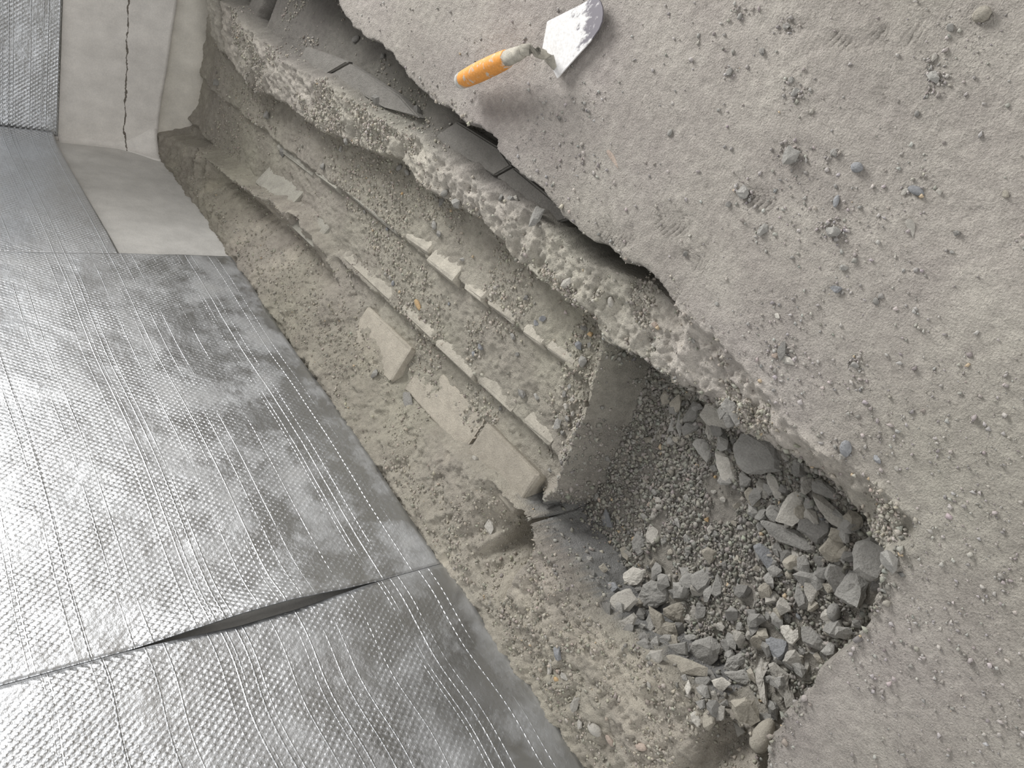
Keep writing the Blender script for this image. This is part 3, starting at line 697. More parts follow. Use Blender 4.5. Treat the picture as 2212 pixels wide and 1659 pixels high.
t(4, [(1030,1370),(1230,1400),(1250,1480),(1100,1420)], 'g', None, .4)
t(4, [(970,1480),(1020,1440),(1060,1520),(1010,1640)], 'p', None, .6)
t(4, [(20,1560),(60,1450),(160,1410),(230,1350),(380,1320),(370,1420),(250,1530),(110,1610)], 'g', 'grey stone with a brown patch left of the tall pale standing shard', .8)
t(5, [(360,220),(480,110),(600,30),(800,70),(780,230),(690,310),(540,320),(420,290)], 'w', 'fish-shaped whitish stone at the left edge of the lower rubble', .7)
t(5, [(640,560),(750,300),(880,220),(1080,270),(1150,410),(1130,540),(960,640),(740,650)], 'g', 'rounded lumpy grey stone below the fish-shaped whitish stone', .7)
t(5, [(210,550),(380,390),(560,360),(680,530),(520,640),(460,800),(250,650)], 'p', 'pale three-cornered stone against the soil bank left of the lumpy grey stone', .7)
t(5, [(230,270),(330,260),(400,350),(270,490)], 's', None, .4)
t(5, [(300,830),(430,830),(620,710),(670,780),(600,950),(540,1010),(370,920)], 'p', 'pale bone-shaped stone below the three-cornered stone', .7)
t(5, [(830,610),(1040,740),(1070,850),(1230,880),(1280,1060),(1180,1150),(980,1200),(860,1070),(940,940),(860,760)], 'b', 'bird-shaped beige stone with a pointed horn in the lower left rubble', .9)
t(5, [(1050,660),(1180,590),(1320,540),(1450,600),(1420,740),(1370,900),(1210,850),(1060,760)], 'b', 'beige-grey stone right of the horn of the bird-shaped stone', .6)
t(5, [(1190,260),(1330,270),(1480,410),(1400,500),(1210,500)], 'g', None, .4)
t(5, [(1300,50),(1430,30),(1450,240),(1370,270)], 'g', None, .4)
t(5, [(1450,170),(1600,90),(1700,20),(1800,100),(1730,330),(1590,430),(1490,330)], 'g', 'two-faced grey stone right of the lumpy grey stone', .8)
t(5, [(1760,420),(1860,120),(1960,300),(1940,440),(1840,490)], 'g', None, .4)
t(5, [(1460,690),(1510,590),(1640,770),(1620,890),(1500,830)], 'p', None, .6)
t(5, [(1440,1280),(1480,1160),(1600,1110),(1760,1070),(1900,1200),(1880,1390),(1780,1510),(1550,1450),(1440,1400)], 'g', 'large flat-topped grey stone near the bottom of the rubble', .9)
t(5, [(1110,1200),(1410,1150),(1430,1370),(1270,1350)], 'g', None, .5)
t(5, [(1060,1400),(1140,1330),(1360,1370),(1500,1490),(1720,1540),(1700,1659),(1300,1659),(1180,1500)], 'b', 'beige wedge stone below the large flat-topped grey stone', .6)
t(5, [(810,1360),(870,1280),(1050,1270),(1040,1430),(960,1500)], 'p', None, .8)
t(5, [(620,1180),(780,1090),(860,1150),(900,1270),(750,1300)], 'g', None, .6)
t(5, [(650,960),(720,870),(800,900),(720,1000)], 'g', None, .4)
t(5, [(810,940),(860,830),(930,920),(850,1060)], 'g', None, .4)
t(5, [(1350,1060),(1480,1030),(1600,1090),(1440,1150),(1360,1140)], 'g', None, .4)
t(5, [(1900,1120),(2100,1100),(2180,1190),(2020,1350),(1930,1230)], 'g', None, .4)
t(3, [(720,760),(820,560),(900,540),(920,700),(900,930),(830,980),(740,880)], 'g', 'spindle-shaped grey stone in the gravel above the fish-shaped stone', .5)
t(3, [(930,640),(1000,500),(1110,590),(1140,720),(1050,800),(940,760)], 'p', None, .5)
t(3, [(290,400),(330,250),(440,460),(440,560),(300,530)], 's', 'blue-grey pointed stone against the face of the old brick bed', .5)
t(3, [(190,130),(250,70),(300,130),(250,200)], 'r', None, .6, True)
t(3, [(930,200),(1030,130),(1050,190),(970,270)], 'r', None, .6, True)
t(3, [(1000,400),(1040,250),(1100,270),(1120,360),(1030,440)], 'p', None, .4)
t(3, [(1610,470),(1700,450),(1740,510),(1680,580)], 'p', None, .5, True)
t(3, [(1760,900),(1840,840),(2000,900),(1990,1000),(1880,1110),(1800,990)], 'b', None, .4)
t(3, [(990,1090),(1050,1010),(1130,1130),(1060,1210)], 'b', None, .5)
t(3, [(210,1150),(300,1080),(370,1180),(280,1260)], 'b', None, .4)
t(3, [(1490,680),(1560,610),(1620,700),(1600,790),(1500,760)], 'g', None, .4)
t(3, [(1150,740),(1220,660),(1280,740),(1170,820)], 'g', None, .4)
t(3, [(540,870),(620,820),(700,880),(680,1060),(590,1000)], 'b', None, .3)
t(3, [(1840,560),(1900,500),(1960,580),(1880,670)], 'p', None, .4)
t(3, [(1800,420),(1870,390),(1870,470),(1820,460)], 'o', None, .4)
t(6, [(1380,240),(1460,200),(1690,390),(1680,550),(1700,700),(1690,900),(1600,640),(1450,480)], 'p', 'faceted pale spike right of the tall pale standing shard', .9)
t(6, [(110,620),(190,470),(240,590),(180,720)], 'w', None, .6)
t(6, [(510,480),(690,430),(820,530),(660,690),(580,570)], 'w', None, .7)
t(6, [(280,430),(470,410),(530,480),(480,560),(290,560)], 'g', None, .5)
t(6, [(500,650),(580,630),(640,780),(540,800)], 'p', None, .5)
t(6, [(590,870),(760,760),(790,850),(650,930)], 'g', None, .4)
t(6, [(810,790),(1050,730),(1170,780),(1260,1080),(1100,1180),(960,1190),(860,1000)], 'b', 'square beige block stone left of the smooth boulder at the pit end', .7)
t(6, [(290,800),(430,760),(440,890),(370,920)], 'g', None, .5)
t(6, [(210,990),(280,930),(380,1000),(370,1140),(330,1200),(240,1100)], 'w', None, .6)
t(6, [(400,1140),(410,960),(490,880),(570,1000),(590,1130),(490,1240),(420,1200)], 'b', None, .6)
t(6, [(850,1070),(920,1060),(1040,1250),(920,1330)], 'p', None, .4)
t(6, [(1070,1420),(1110,1270),(1280,1090),(1450,1020),(1500,1200),(1440,1300),(1440,1440),(1300,1600),(1160,1580)], 'b', 'smooth rounded beige boulder at the narrow end of the pit', .8, True, .7)
t(6, [(680,350),(860,350),(1150,310),(1170,480),(1050,560),(930,540),(790,430)], 'g', 'rough grey stone under the stone with the brown patch', .5)
LAND = []
def corename(core):
    for w in (' in ', ' left ', ' right ', ' below', ' under ', ' at ', ' among ', ' near ', ' lying ', ' leaning ', ' wedged ', ' touching ', ' against ', ' just ', ' pointing', ' beside', ' tucked', ' lower ', ' above', ', '):
        core = core.split(w)[0]
    return core
NEARUSED = set()
def near_label(x, y, tone, kind='angular stone'):
    first = None
    for l, lx, ly in sorted(LAND, key=lambda q: (q[1]-x)**2+(q[2]-y)**2)[:5]:
        dx, dy = x-lx, y-ly
        side = ('right of' if dx > 0 else 'left of') if abs(dx) > abs(dy) else ('below' if dy > 0 else 'above')
        t_ = 'little %s %s %s the %s' % (WORD[tone], kind, side, corename(l)); first = first or t_
        if t_ not in NEARUSED: break
    else: t_ = first
    NEARUSED.add(t_); return t_
def build_stones():
    rnd = random.Random(5); recs = []
    for (tile, pp, tone, label, lift, rounded, thick, face, name, cat) in STONES:
        ox, oy, sc = TILE[tile]; pix = [(ox+x/sc, oy+y/sc) for x, y in pp]
        cpx = sum(p[0] for p in pix)/len(pix); cpy = sum(p[1] for p in pix)/len(pix)
        ext = np.array(pix)-np.array([cpx, cpy]); ev, vec = np.linalg.eigh(ext.T@ext/len(pix)); short = math.sqrt(max(ev[0], 1))*2
        hp = hit(cpx, cpy); dist = np.linalg.norm(hp-CAM); half = short*.5/FPX*dist
        th = max(.003, half*thick*2*.62)
        dirv = ray(cpx, cpy); c = hp-dirv*(th*lift*1.0)+np.array([0, 0, half*.35])
        n_ = nrm(-dirv*(1-face)+np.array([rnd.uniform(-.25, .25), rnd.uniform(-.25, .25), 1.0])*face)
        out = []
        for q in pix:
            d = ray(*q); tt = ((c-CAM)@n_)/(d@n_); out.append(CAM+d*tt)
        conc = label is not None and any(k in label for k in ('bird', 'fish', 'bone', 'curved', 'jagged', 'spike', 'tall pale'))
        me, ctr = stone_mesh(out, n_, th, rnd, rounded, concave=conc)
        for v in me.vertices: v.co -= ctr
        me.materials.append(MS[tone])
        recs.append((name, me, ctr, label, cat, tone, rounded, cpx, cpy, half))
    lm = [(r[3], r[7], r[8]) for r in recs if r[3]]; LAND.extend(lm)
    used = {}
    for (name, me, ctr, label, cat, tone, rounded, x, y, half) in recs:
        o = put(name, me); o.location = ctr; o['category'] = cat; o['group'] = 'stones and rubble in the pit'
        if not label:
            l, lx, ly = min(lm, key=lambda q: (q[1]-x)**2+(q[2]-y)**2)
            core = corename(l)
            dx, dy = x-lx, y-ly
            side = ('right of' if dx > 0 else 'left of') if abs(dx) > abs(dy) else ('below' if dy > 0 else 'above')
            kind = ('pebble' if rounded else 'stone')
            base = '%s %s %s just %s the %s' % ('small' if half < .011 else 'medium', WORD[tone], kind, side, core)
            if base in used:
                base = '%s %s, %s one' % (base, '', 'farther') ; base = base.replace(' ,', ',')
                while base in used: base = base.replace('farther', 'farthest') if 'farthest' not in base else base+' of them'
            label = base
        used[label] = 1; o['label'] = label
build_stones()

# ------------------------------------------------------------------ smaller stones filling the rubble
def lump(seed, n=16, flat=.65, cuts=1, rough=.08):
    rnd = random.Random(seed); bm = bmesh.new()
    for _ in range(n):
        v = Vector((rnd.gauss(0, 1), rnd.gauss(0, 1), rnd.gauss(0, 1))).normalized()*rnd.uniform(.8, 1.1); bm.verts.new((v.x, v.y*.78, v.z*flat))
    r_ = bmesh.ops.convex_hull(bm, input=bm.verts[:])
    bmesh.ops.delete(bm, geom=list({e for e in r_['geom_interior']+r_['geom_unused'] if isinstance(e, bmesh.types.BMVert)}), context='VERTS')
    if cuts:
        bmesh.ops.subdivide_edges(bm, edges=bm.edges[:], cuts=cuts, use_grid_fill=True)
        for v in bm.verts: v.co += v.co.normalized()*noise3(v.co*2.5+Vector((seed, 0, 0)))*rough
    bmesh.ops.triangulate(bm, faces=bm.faces[:])
    return bm_mesh('small_stone', bm)
LUMPS = [lump(k) for k in range(10)]
PEBS = []
for k in range(5):
    bm = bmesh.new(); bmesh.ops.create_icosphere(bm, subdivisions=2, radius=1)
    for v in bm.verts: v.co = Vector((v.co.x, v.co.y*.8, v.co.z*.6))*(1+.12*noise3(v.co*1.3+Vector((k*7, 0, 0))))
    me = bm_mesh('pebble', bm); smooth(me); PEBS.append(me)
TONED = {}
def toned(me, tone):
    k = (me.name, tone)
    if k not in TONED:
        m = me.copy(); m.materials.clear(); m.materials.append(MS[tone]); TONED[k] = m
    return TONED[k]
def scatter(name, px, py, size, tone, label, cat, group, pebble=False, sink=.25, rnd=random, aspect=None, ang=None):
    hp = hit(px, py); me = toned(rnd.choice(PEBS if pebble else LUMPS), tone)
    o = put(name, me, label=label, cat=cat, group=group)
    sx = size*(aspect or rnd.uniform(.9, 1.25)); o.scale = (sx, size, size*rnd.uniform(.8, 1.1))
    o.rotation_euler = (rnd.uniform(-.35, .35), rnd.uniform(-.35, .35), rnd.uniform(0, 6.28) if ang is None else ang)
    o.location = Vector(hp)+Vector((0, 0, size*(.6-sink))); return o
RUB = np.array([(1440, 850), (1560, 880), (1700, 980), (1860, 1110), (1930, 1195), (1890, 1320), (1760, 1440), (1680, 1560), (1640, 1610), (1560, 1560), (1440, 1440), (1330, 1370), (1300, 1260), (1420, 1230), (1560, 1270), (1640, 1240), (1640, 1130), (1560, 1060), (1500, 960)], float)
GRV = np.array([(1300, 900), (1440, 860), (1520, 960), (1580, 1070), (1650, 1140), (1650, 1260), (1560, 1300), (1420, 1250), (1300, 1280), (1230, 1180), (1260, 1060)], float)
rnd = random.Random(21); n = 0
while n < 150:
    x, y = rnd.uniform(1290, 1940), rnd.uniform(845, 1620)
    if not inpoly(np.array([x]), np.array([y]), RUB)[0]: continue
    scatter('small_stone', x, y, rnd.uniform(.0075, .0175), (tn := rnd.choice('gggdpbgd')), near_label(x, y, tn), 'stone', 'small stones filling the rubble', sink=.15, rnd=rnd); n += 1
n = 0
while n < 60:
    x, y = rnd.uniform(1240, 1660), rnd.uniform(860, 1300)
    if not inpoly(np.array([x]), np.array([y]), GRV)[0] or rnd.random() > ((y-800)/500): continue
    scatter('small_stone', x, y, rnd.uniform(.004, .0095), (tn := rnd.choice('gggpbpd')), near_label(x, y, tn), 'stone', 'small stones in the pit gravel', rnd=rnd); n += 1

# ------------------------------------------------------------------ loose grit (uncountable)
ICO = None
def grains(name, XY, size, col, label, cat, seed, zoff=.3):
    rg = np.random.default_rng(seed); n = len(XY)
    bv = np.array([(1, 0, 0), (-1, 0, 0), (0, 1, 0), (0, -1, 0), (0, 0, 1), (0, 0, -1)], float)
    bf = np.array([(0, 2, 4), (2, 1, 4), (1, 3, 4), (3, 0, 4), (2, 0, 5), (1, 2, 5), (3, 1, 5), (0, 3, 5)])
    V = bv[None]+rg.uniform(-.38, .38, (n, 6, 3)); V = V*rg.uniform(.6, 1.3, (n, 1, 3))
    q = rg.normal(size=(n, 4)); q /= np.linalg.norm(q, axis=1)[:, None]; w, x, y, z = q.T
    Rm = np.stack([1-2*(y*y+z*z), 2*(x*y-w*z), 2*(x*z+w*y), 2*(x*y+w*z), 1-2*(x*x+z*z), 2*(y*z-w*x), 2*(x*z-w*y), 2*(y*z+w*x), 1-2*(x*x+y*y)], -1).reshape(n, 3, 3)
    V = np.einsum('nij,nkj->nki', Rm, V)*size[:, None, None]
    Zs = ground(XY[:, 0], XY[:, 1])[0]
    V += np.stack([XY[:, 0], XY[:, 1], Zs+size*zoff], 1)[:, None]
    F = (bf[None]+6*np.arange(n)[:, None, None]).reshape(-1, 3)
    me = mesh_np(name, V.reshape(-1, 3), F)
    a = me.color_attributes.new('tint', 'FLOAT_COLOR', 'POINT')
    tc = np.asarray(col)[None]*rg.uniform(.72, 1.3, (n, 1))*(1+rg.normal(0, .025, (n, 3)))
    odd = rg.random(n) < .006; tc[odd] = np.array([.46, .37, .26])
    a.data.foreach_set('color', np.concatenate([np.repeat(tc, 6, 0), np.ones((6*n, 1))], 1).astype(np.float32).ravel())
    return put(name, me, M_grit, None, label, cat, kind='stuff')
def pick(mask_fn, n, seed, x0, x1, y0, y1):
    rg = np.random.default_rng(seed); out = []
    while sum(map(len, out)) < n:
        xy = np.stack([rg.uniform(x0, x1, 60000), rg.uniform(y0, y1, 60000)], 1)
        p = mask_fn(xy[:, 0], xy[:, 1]); out.append(xy[rg.random(len(xy)) < p])
    return np.concatenate(out)[:n]
def sizes(n, lo, hi, seed, k=2.2): return lo+(hi-lo)*np.random.default_rng(seed).random(n)**k
def wreg(k): return lambda x, y: samp(W[k], x, y)
clump = lambda x, y, f, s, t: np.clip((fbm(x, y, f, 3, s)-t)*5, 0.03, 1)
near = lambda x: np.clip(1.15-.35*x, .25, 1)
xy = pick(lambda x, y: wreg(5)(x, y)*clump(x, y, 12, 3, -.25), 15000, 1, .1, .8, .4, 1.0)
grains('pit_gravel', xy, sizes(len(xy), .0010, .0055, 1), (.262, .25, .222), 'loose grey gravel covering the bottom of the rubble pit', 'gravel', 1)
xy = pick(lambda x, y: wreg(2)(x, y)*clump(x, y, 9, 13, -.08)*near(x), 13000, 2, .7, 2.6, .45, 1.0)
grains('trench_grit', xy, sizes(len(xy), .0006, .0045, 2, 4.0), (.352, .326, .277), 'loose grit lying over the old brick bed of the trench', 'grit', 2)
xy = pick(lambda x, y: wreg(1)(x, y)*(y < yw(x)-.022)*clump(x, y, 9, 23, -.3)*near(x), 11000, 3, .1, 2.7, .8, 1.08)
grains('bank_grit', xy, sizes(len(xy), .0007, .0042, 3, 3.4), (.35, .325, .275), 'crumbs of mortar and grit on the soil bank by the foil', 'grit', 3)
xy = pick(lambda x, y: (wreg(3)(x, y)+.4*wreg(4)(x, y))*clump(x, y, 11, 33, .0)*near(x), 8000, 4, .15, 2.4, .3, .65)
grains('rim_grit', xy, sizes(len(xy), .0009, .0042, 4, 2.4), (.36, .335, .29), 'grit and crumbs caught on the broken concrete rim', 'grit', 4)
xy = pick(lambda x, y: wreg(0)(x, y)*np.clip((fbm(x, y, 4, 4, 43)+.1)*2.5, .12, 1), 11000, 5, -.13, 2.0, -.2, 1.05)
rg_ = np.random.default_rng(8); cl = []
for px, py, r, k in [(1713, 335, 24, 60), (1608, 415, 20, 40), (1804, 500, 20, 60), (1721, 195, 22, 60), (2020, 168, 26, 80), (1578, 156, 12, 20), (1849, 789, 16, 40), (1804, 332, 14, 25), (1692, 766, 26, 50), (1650, 498, 20, 25), (1720, 440, 60, 60), (1850, 480, 50, 50), (1600, 30, 16, 25), (1700, 60, 16, 25), (1960, 400, 50, 40), (1480, 60, 60, 30), (2090, 90, 60, 50)]:
    q = np.stack([rg_.normal(px, r*.8, k), rg_.normal(py, r*.8, k)], 1); cl += [P(a, b)[:2] for a, b in q]
cl = np.array(cl); xy = np.concatenate([xy, cl])
grains('floor_grit', xy, np.concatenate([sizes(len(xy)-len(cl), .0005, .0034, 5, 4.5), sizes(len(cl), .0008, .0032, 6, 2.6)]), (.345, .325, .306), 'fine dark grit sprinkled over the dusty concrete floor', 'grit', 5)

# ------------------------------------------------------------------ pebbles, clods and splinters by hand
rnd = random.Random(77)
def at(name, px, py, r, tone, label, cat='pebble', group=None, pebble=True, asp=None, ang=None, sink=.2):
    hp = hit(px, py); size = r/FPX*np.linalg.norm(hp-CAM)
    return scatter(name, px, py, size, tone, label, cat, group, pebble, sink, rnd, asp, ang)
FL = 'pebbles and clods on the floor slab'
for px, py, r, tn, peb, asp, lab in [
  (2124, 33, 17, 'b', 1, 1.0, 'smooth round brown-beige pebble near the top right corner of the floor'),
  (1854, 362, 13, 's', 1, 1.0, 'round blue-grey pebble, darkest of the blue ones on the floor'),
  (1981, 412, 10, 's', 1, 1.6, 'oblong blue-grey pebble on the floor right of the round blue one'),
  (1808, 435, 8, 's', 1, 1.6, 'small oval blue-grey pebble below the round blue one'),
  (1713, 335, 21, 'g', 0, 1.1, 'large cracked clod of mortar in the middle of the floor'),
  (1608, 415, 16, 'g', 0, 1.1, 'flat crumbly grey clod left of the oval blue-grey pebble'),
  (1650, 498, 14, 'g', 0, 1.1, 'grey lump below the flat crumbly clod on the floor'),
  (1804, 500, 16, 'g', 0, 1.1, 'crumbly clod below the small oval blue-grey pebble'),
  (1804, 332, 10, 'g', 0, 1.0, 'small clod left of the round blue-grey pebble'),
  (1575, 442, 8, 'd', 0, 1.0, 'dark chip just left of the flat crumbly clod'),
  (1449, 287, 7, 'g', 1, 1.1, 'small grey pebble right of the upright splinter'),
  (1210, 256, 7, 'd', 0, 1.0, 'small dark chip on the floor below the trowel'),
  (1578, 156, 9, 'd', 0, 1.1, 'dark clod alone on the floor right of the trowel blade'),
  (1721, 201, 10, 'g', 0, 1.2, 'crumbly lump above the large cracked clod'),
  (1711, 173, 8, 'g', 0, 1.0, 'smaller crumb just above the crumbly lump on the upper floor'),
  (1648, 113, 8, 'd', 0, 1.3, 'thin dark chip right of the trowel tip'),
  (1600, 36, 8, 'g', 0, 1.0, 'grey crumb near the top edge right of the trowel'),
  (1700, 57, 8, 'g', 0, 1.0, 'grey crumb beside the boot tread near the top edge'),
  (1482, 548, 8, 'd', 0, 1.0, 'dark chip on the floor above the dark crevice'),
  (1809, 624, 11, 's', 0, 1.1, 'blue-grey stone above the pair of pale chips on the floor'),
  (1824, 578, 9, 'g', 0, 1.1, 'grey crumb just above the blue-grey stone'),
  (1894, 651, 8, 'd', 1, 1.0, 'dark pebble right of the blue-grey stone on the floor'),
  (1681, 682, 7, 'w', 0, 1.2, 'pale pinkish chip on the floor above the shard cluster'),
  (1672, 664, 4, 'w', 0, 1.2, 'tiny pale chip just above the pale pinkish chip'),
  (1955, 415, 7, 'p', 0, 1.3, 'pale chip just left of the oblong blue-grey pebble'),
  (2030, 415, 7, 'p', 0, 1.1, 'pale chip right of the oblong blue-grey pebble'),
  (2173, 420, 8, 'b', 0, 1.0, 'beige crumb near the right edge of the floor'),
  (2068, 503, 8, 'd', 0, 1.1, 'dark chip left of the long scratch in the floor'),
  (2020, 168, 13, 'g', 0, 1.2, 'loose crumbly clod below the boot tread'),
  (2055, 60, 9, 'g', 0, 1.0, 'grey clod lower left of the brown-beige pebble'),
  (2018, 126, 7, 'p', 0, 1.2, 'pale crumb between the boot tread and the loose clod'),
  (1982, 246, 6, 'g', 1, 1.0, 'small grey pebble below the loose crumbly clod'),
  (1550, 656, 6, 'g', 1, 1.0, 'small grey pebble beside the end of the crevice'),
  (1849, 789, 9, 'g', 0, 1.1, 'crumbly clod right of the shard cluster'),
  (1830, 968, 15, 's', 1, 1.3, 'blue-grey pebble on the edge of the slab above the pit'),
  (1897, 992, 9, 's', 0, 1.2, 'small blue-grey chip right of the pebble on the slab edge'),
  (1820, 985, 8, 'p', 0, 1.2, 'pale chip leaning on the pebble on the slab edge'),
  (1938, 1012, 6, 'p', 1, 1.0, 'tiny pale pebble right of the blue-grey chip by the pit'),
  (2058, 545, 5, 'g', 0, 1.0, 'small crumb left of the scratch, below the dark chip'),
  (1692, 758, 14, 'd', 0, 1.5, 'dark flat shard at the back of the shard cluster'),
  (1676, 768, 9, 'r', 0, 1.3, 'pinkish shard in the middle of the shard cluster'),
  (1703, 778, 12, 'w', 0, 1.5, 'pale shard at the front of the shard cluster')]:
    at('pebble' if peb else 'clod' if tn in 'gd' and 'clod' in lab else 'stone_chip', px, py, r, tn, lab, 'pebble' if peb else 'stone', FL, bool(peb), asp)
TB = 'loose stones on the trench bed'
TBL = [(750, 305, 9, 'g', 0), (738, 322, 7, 'g', 0), (865, 362, 8, 'g', 1), (882, 372, 8, 'g', 1), (963, 418, 9, 'd', 1), (958, 436, 10, 'd', 0), (990, 440, 13, 'g', 0), (941, 487, 9, 'g', 1), (951, 506, 8, 'g', 0), (838, 495, 5, 's', 1),
  (905, 658, 8, 'o', 1), (870, 418, 4, 'o', 1), (972, 657, 5, 's', 0), (1175, 688, 10, 's', 0), (1160, 697, 9, 's', 0), (1254, 746, 12, 's', 0), (1277, 722, 8, 'o', 0), (1264, 708, 9, 'd', 0), (1262, 782, 15, 'g', 0), (1275, 745, 7, 'g', 0),
  (1138, 643, 8, 'd', 0), (1072, 622, 6, 'p', 1), (845, 600, 6, 'p', 1), (851, 612, 6, 's', 1), (835, 592, 5, 'p', 1), (1110, 727, 10, 'g', 0), (1040, 750, 8, 's', 0), (1025, 763, 8, 's', 0), (1131, 850, 14, 'g', 0), (1162, 857, 10, 'g', 0),
  (1222, 850, 9, 'g', 0), (1232, 835, 7, 'g', 0), (1238, 862, 7, 'p', 0), (1226, 878, 9, 'p', 0), (1240, 893, 8, 'p', 0), (1208, 915, 14, 'g', 0), (1228, 905, 8, 'g', 0), (1218, 935, 8, 'd', 0), (1030, 988, 12, 'p', 0), (1110, 993, 8, 'g', 0), (1120, 978, 6, 'd', 0),
  (790, 458, 6, 'g', 0), (1000, 560, 6, 'g', 0), (1120, 765, 7, 'd', 0), (1083, 882, 7, 'd', 0), (1190, 1015, 7, 'g', 0), (1170, 1030, 6, 'p', 0), (700, 360, 8, 'g', 0), (615, 330, 10, 'd', 0), (580, 250, 11, 'd', 0), (470, 180, 9, 'd', 0)]
def tb_label(px, py, tn, peb):
    kind = 'pebble' if peb else 'stone'
    if (px-1240)**2+(py-890)**2 < 70**2: where = ('high' if py < 865 else 'in the middle' if py < 900 else 'low')+' in the pile against the ridge above the pit'
    elif px > 1140 and py < 800: where = 'in the hollow between the rim and the ridge'
    elif px > 1000 and py > 960: where = 'on the sandy bricks beside the soil bank'
    elif px < 780: where = 'at the far end of the trench bed, '+('beside the rim' if py < 250 else 'below the rim' if px > 690 else 'near the corner')
    elif py < 450: where = 'along the foot of the broken concrete rim'
    else:
        dx, dy = px-905, py-658; dd = 'well ' if math.hypot(dx, dy) > 170 else 'just '
        where = 'on the trench bed '+dd+(('right of' if dx > 0 else 'left of') if abs(dx) > abs(dy) else ('below' if dy > 0 else 'above'))+' the long ochre pebble'
        if (px, py) == (905, 658): return 'long ochre pebble, brightest on the trench bed'
    return '%s %s %s %s' % ('tiny' if r < 7 else 'small' if r < 10 else 'larger', WORD[tn], kind, where)
for px, py, r, tn, peb in TBL: at('pebble' if peb else 'stone_chip', px, py, r, tn, tb_label(px, py, tn, peb), 'pebble' if peb else 'stone', TB, bool(peb), 1.9 if (px, py) == (905, 658) else None)
BK = 'stones on the soil bank'
for px, py, r, tn, peb, asp, lab in [
  (1208, 1408, 15, 's', 0, 1.1, 'blue-grey stone on the soil bank, highest of the group by the foil'),
  (1190, 1440, 8, 'p', 0, 2.6, 'pale upright flake below the blue-grey stone on the bank'),
  (1207, 1450, 6, 'r', 1, 1.0, 'tiny pink pebble below the blue-grey stone on the bank'),
  (1203, 1467, 6, 'o', 1, 1.1, 'tiny yellow pebble below the pink one on the bank'),
  (1222, 1460, 10, 'p', 0, 1.2, 'grey-green chip right of the tiny pink pebble'),
  (1247, 1519, 14, 'p', 0, 1.8, 'long pale stone on the soil bank between the two stone groups'),
  (1255, 1563, 10, 'p', 0, 1.1, 'small pale stone below the long pale stone on the bank'),
  (1289, 1574, 15, 'p', 1, 1.1, 'rounded pale stone, largest of the lowest group on the bank'),
  (1320, 1599, 9, 'r', 1, 1.5, 'oval cream pebble lower right of the rounded pale stone'),
  (1387, 1612, 10, 'r', 1, 1.2, 'pinkish pebble on the bank near the bottom edge'),
  (1403, 1479, 6, 'p', 1, 1.3, 'tiny pale pebble alone on the bank below the pit rubble'),
  (1063, 1138, 15, 'w', 0, 1.2, 'whitish lump of mortar high on the soil bank'),
  (886, 866, 15, 'g', 0, 1.9, 'grey flat shard stuck in the bank above the sandy bricks'),
  (1040, 975, 14, 'g', 0, 1.8, 'grey flat shard stuck between the two lower sandy bricks'),
  (812, 808, 10, 'g', 0, 1.4, 'small grey shard in the bank beside the foil')]:
    at('pebble' if peb else 'stone_chip', px, py, r, tn, lab, 'pebble' if peb else 'stone', BK, bool(peb), asp)
RM = 'stones on the rim and in the channel'
for px, py, r, tn, peb, asp, lab in [
  (822, 222, 16, 'd', 0, 1.2, 'dark chunk with a flat face lying in the channel'),
  (905, 243, 14, 'd', 0, 1.1, 'dark clod in the channel right of the dark chunk'),
  (772, 85, 9, 'd', 1, 1.2, 'dark pebble on the channel side near the top'),
  (830, 122, 8, 'd', 0, 1.0, 'dark clod on the channel side under the slab edge'),
  (1105, 428, 9, 'g', 0, 1.2, 'loose grey chip in the channel where it narrows'),
  (1118, 432, 9, 'p', 0, 1.3, 'loose pale chip in the channel where it narrows'),
  (1085, 426, 8, 'd', 0, 1.4, 'flat dark chip in the channel where it narrows'),
  (1165, 465, 18, 'g', 0, 1.7, 'long grey block lying in the channel before the dark crevice'),
  (1228, 610, 13, 'p', 0, 1.6, 'upright pale stone set in the rim'),
  (1322, 653, 9, 'p', 1, 1.4, 'pale oval pebble set in the rim'),
  (1416, 702, 9, 'r', 0, 1.2, 'pinkish chip on the rim near the end of the crevice'),
  (1500, 735, 8, 'g', 0, 1.0, 'grey crumb on the rim just below the slab edge'),
  (1414, 745, 7, 'p', 0, 1.2, 'pale crumb on the rim below the pinkish chip')]:
    at('pebble' if peb else 'stone_chip', px, py, r, tn, lab, 'pebble' if peb else 'stone', RM, bool(peb), asp)
# splinters
def splinter(px0, py0, px1, py1, w, tone, label):
    a, b = hit(px0, py0), hit(px1, py1); a = a+np.array([0, 0, .004]); b = b+np.array([0, 0, .001]); d = Vector(b-a); L_ = d.length; d.normalize()
    u = Vector((0, 0, 1)).cross(d).normalized(); n_ = d.cross(u); bm = bmesh.new(); rings = []
    for k in range(9):
        f = k/8; r = w*(math.sin(math.pi*min(1, .12+f*.88))**.7)*(1-.5*f)+.0002; c = Vector(a)+d*L_*f+n_*(-.002*math.sin(math.pi*f))
        rings.append([bm.verts.new(c+u*r*math.cos(t_)+n_*r*.45*math.sin(t_)) for t_ in np.linspace(0, 2*math.pi, 8, endpoint=False)])
    for p, q in zip(rings[:-1], rings[1:]):
        for k in range(8): bm.faces.new((p[k], p[(k+1) % 8], q[(k+1) % 8], q[k]))
    bm.faces.new(rings[0]); bm.faces.new(rings[-1])
    return put('splinter', bm_mesh('splinter', bm), MS[tone], None, label, 'splinter', 'splinters on the floor')
splinter(1316, 326, 1336, 364, .0045, 'r', 'thin pointed brownish splinter standing out on the floor below the trowel')
splinter(1966, 474, 1973, 512, .005, 'p', 'pale shell-like splinter on the floor below the oblong blue-grey pebble')

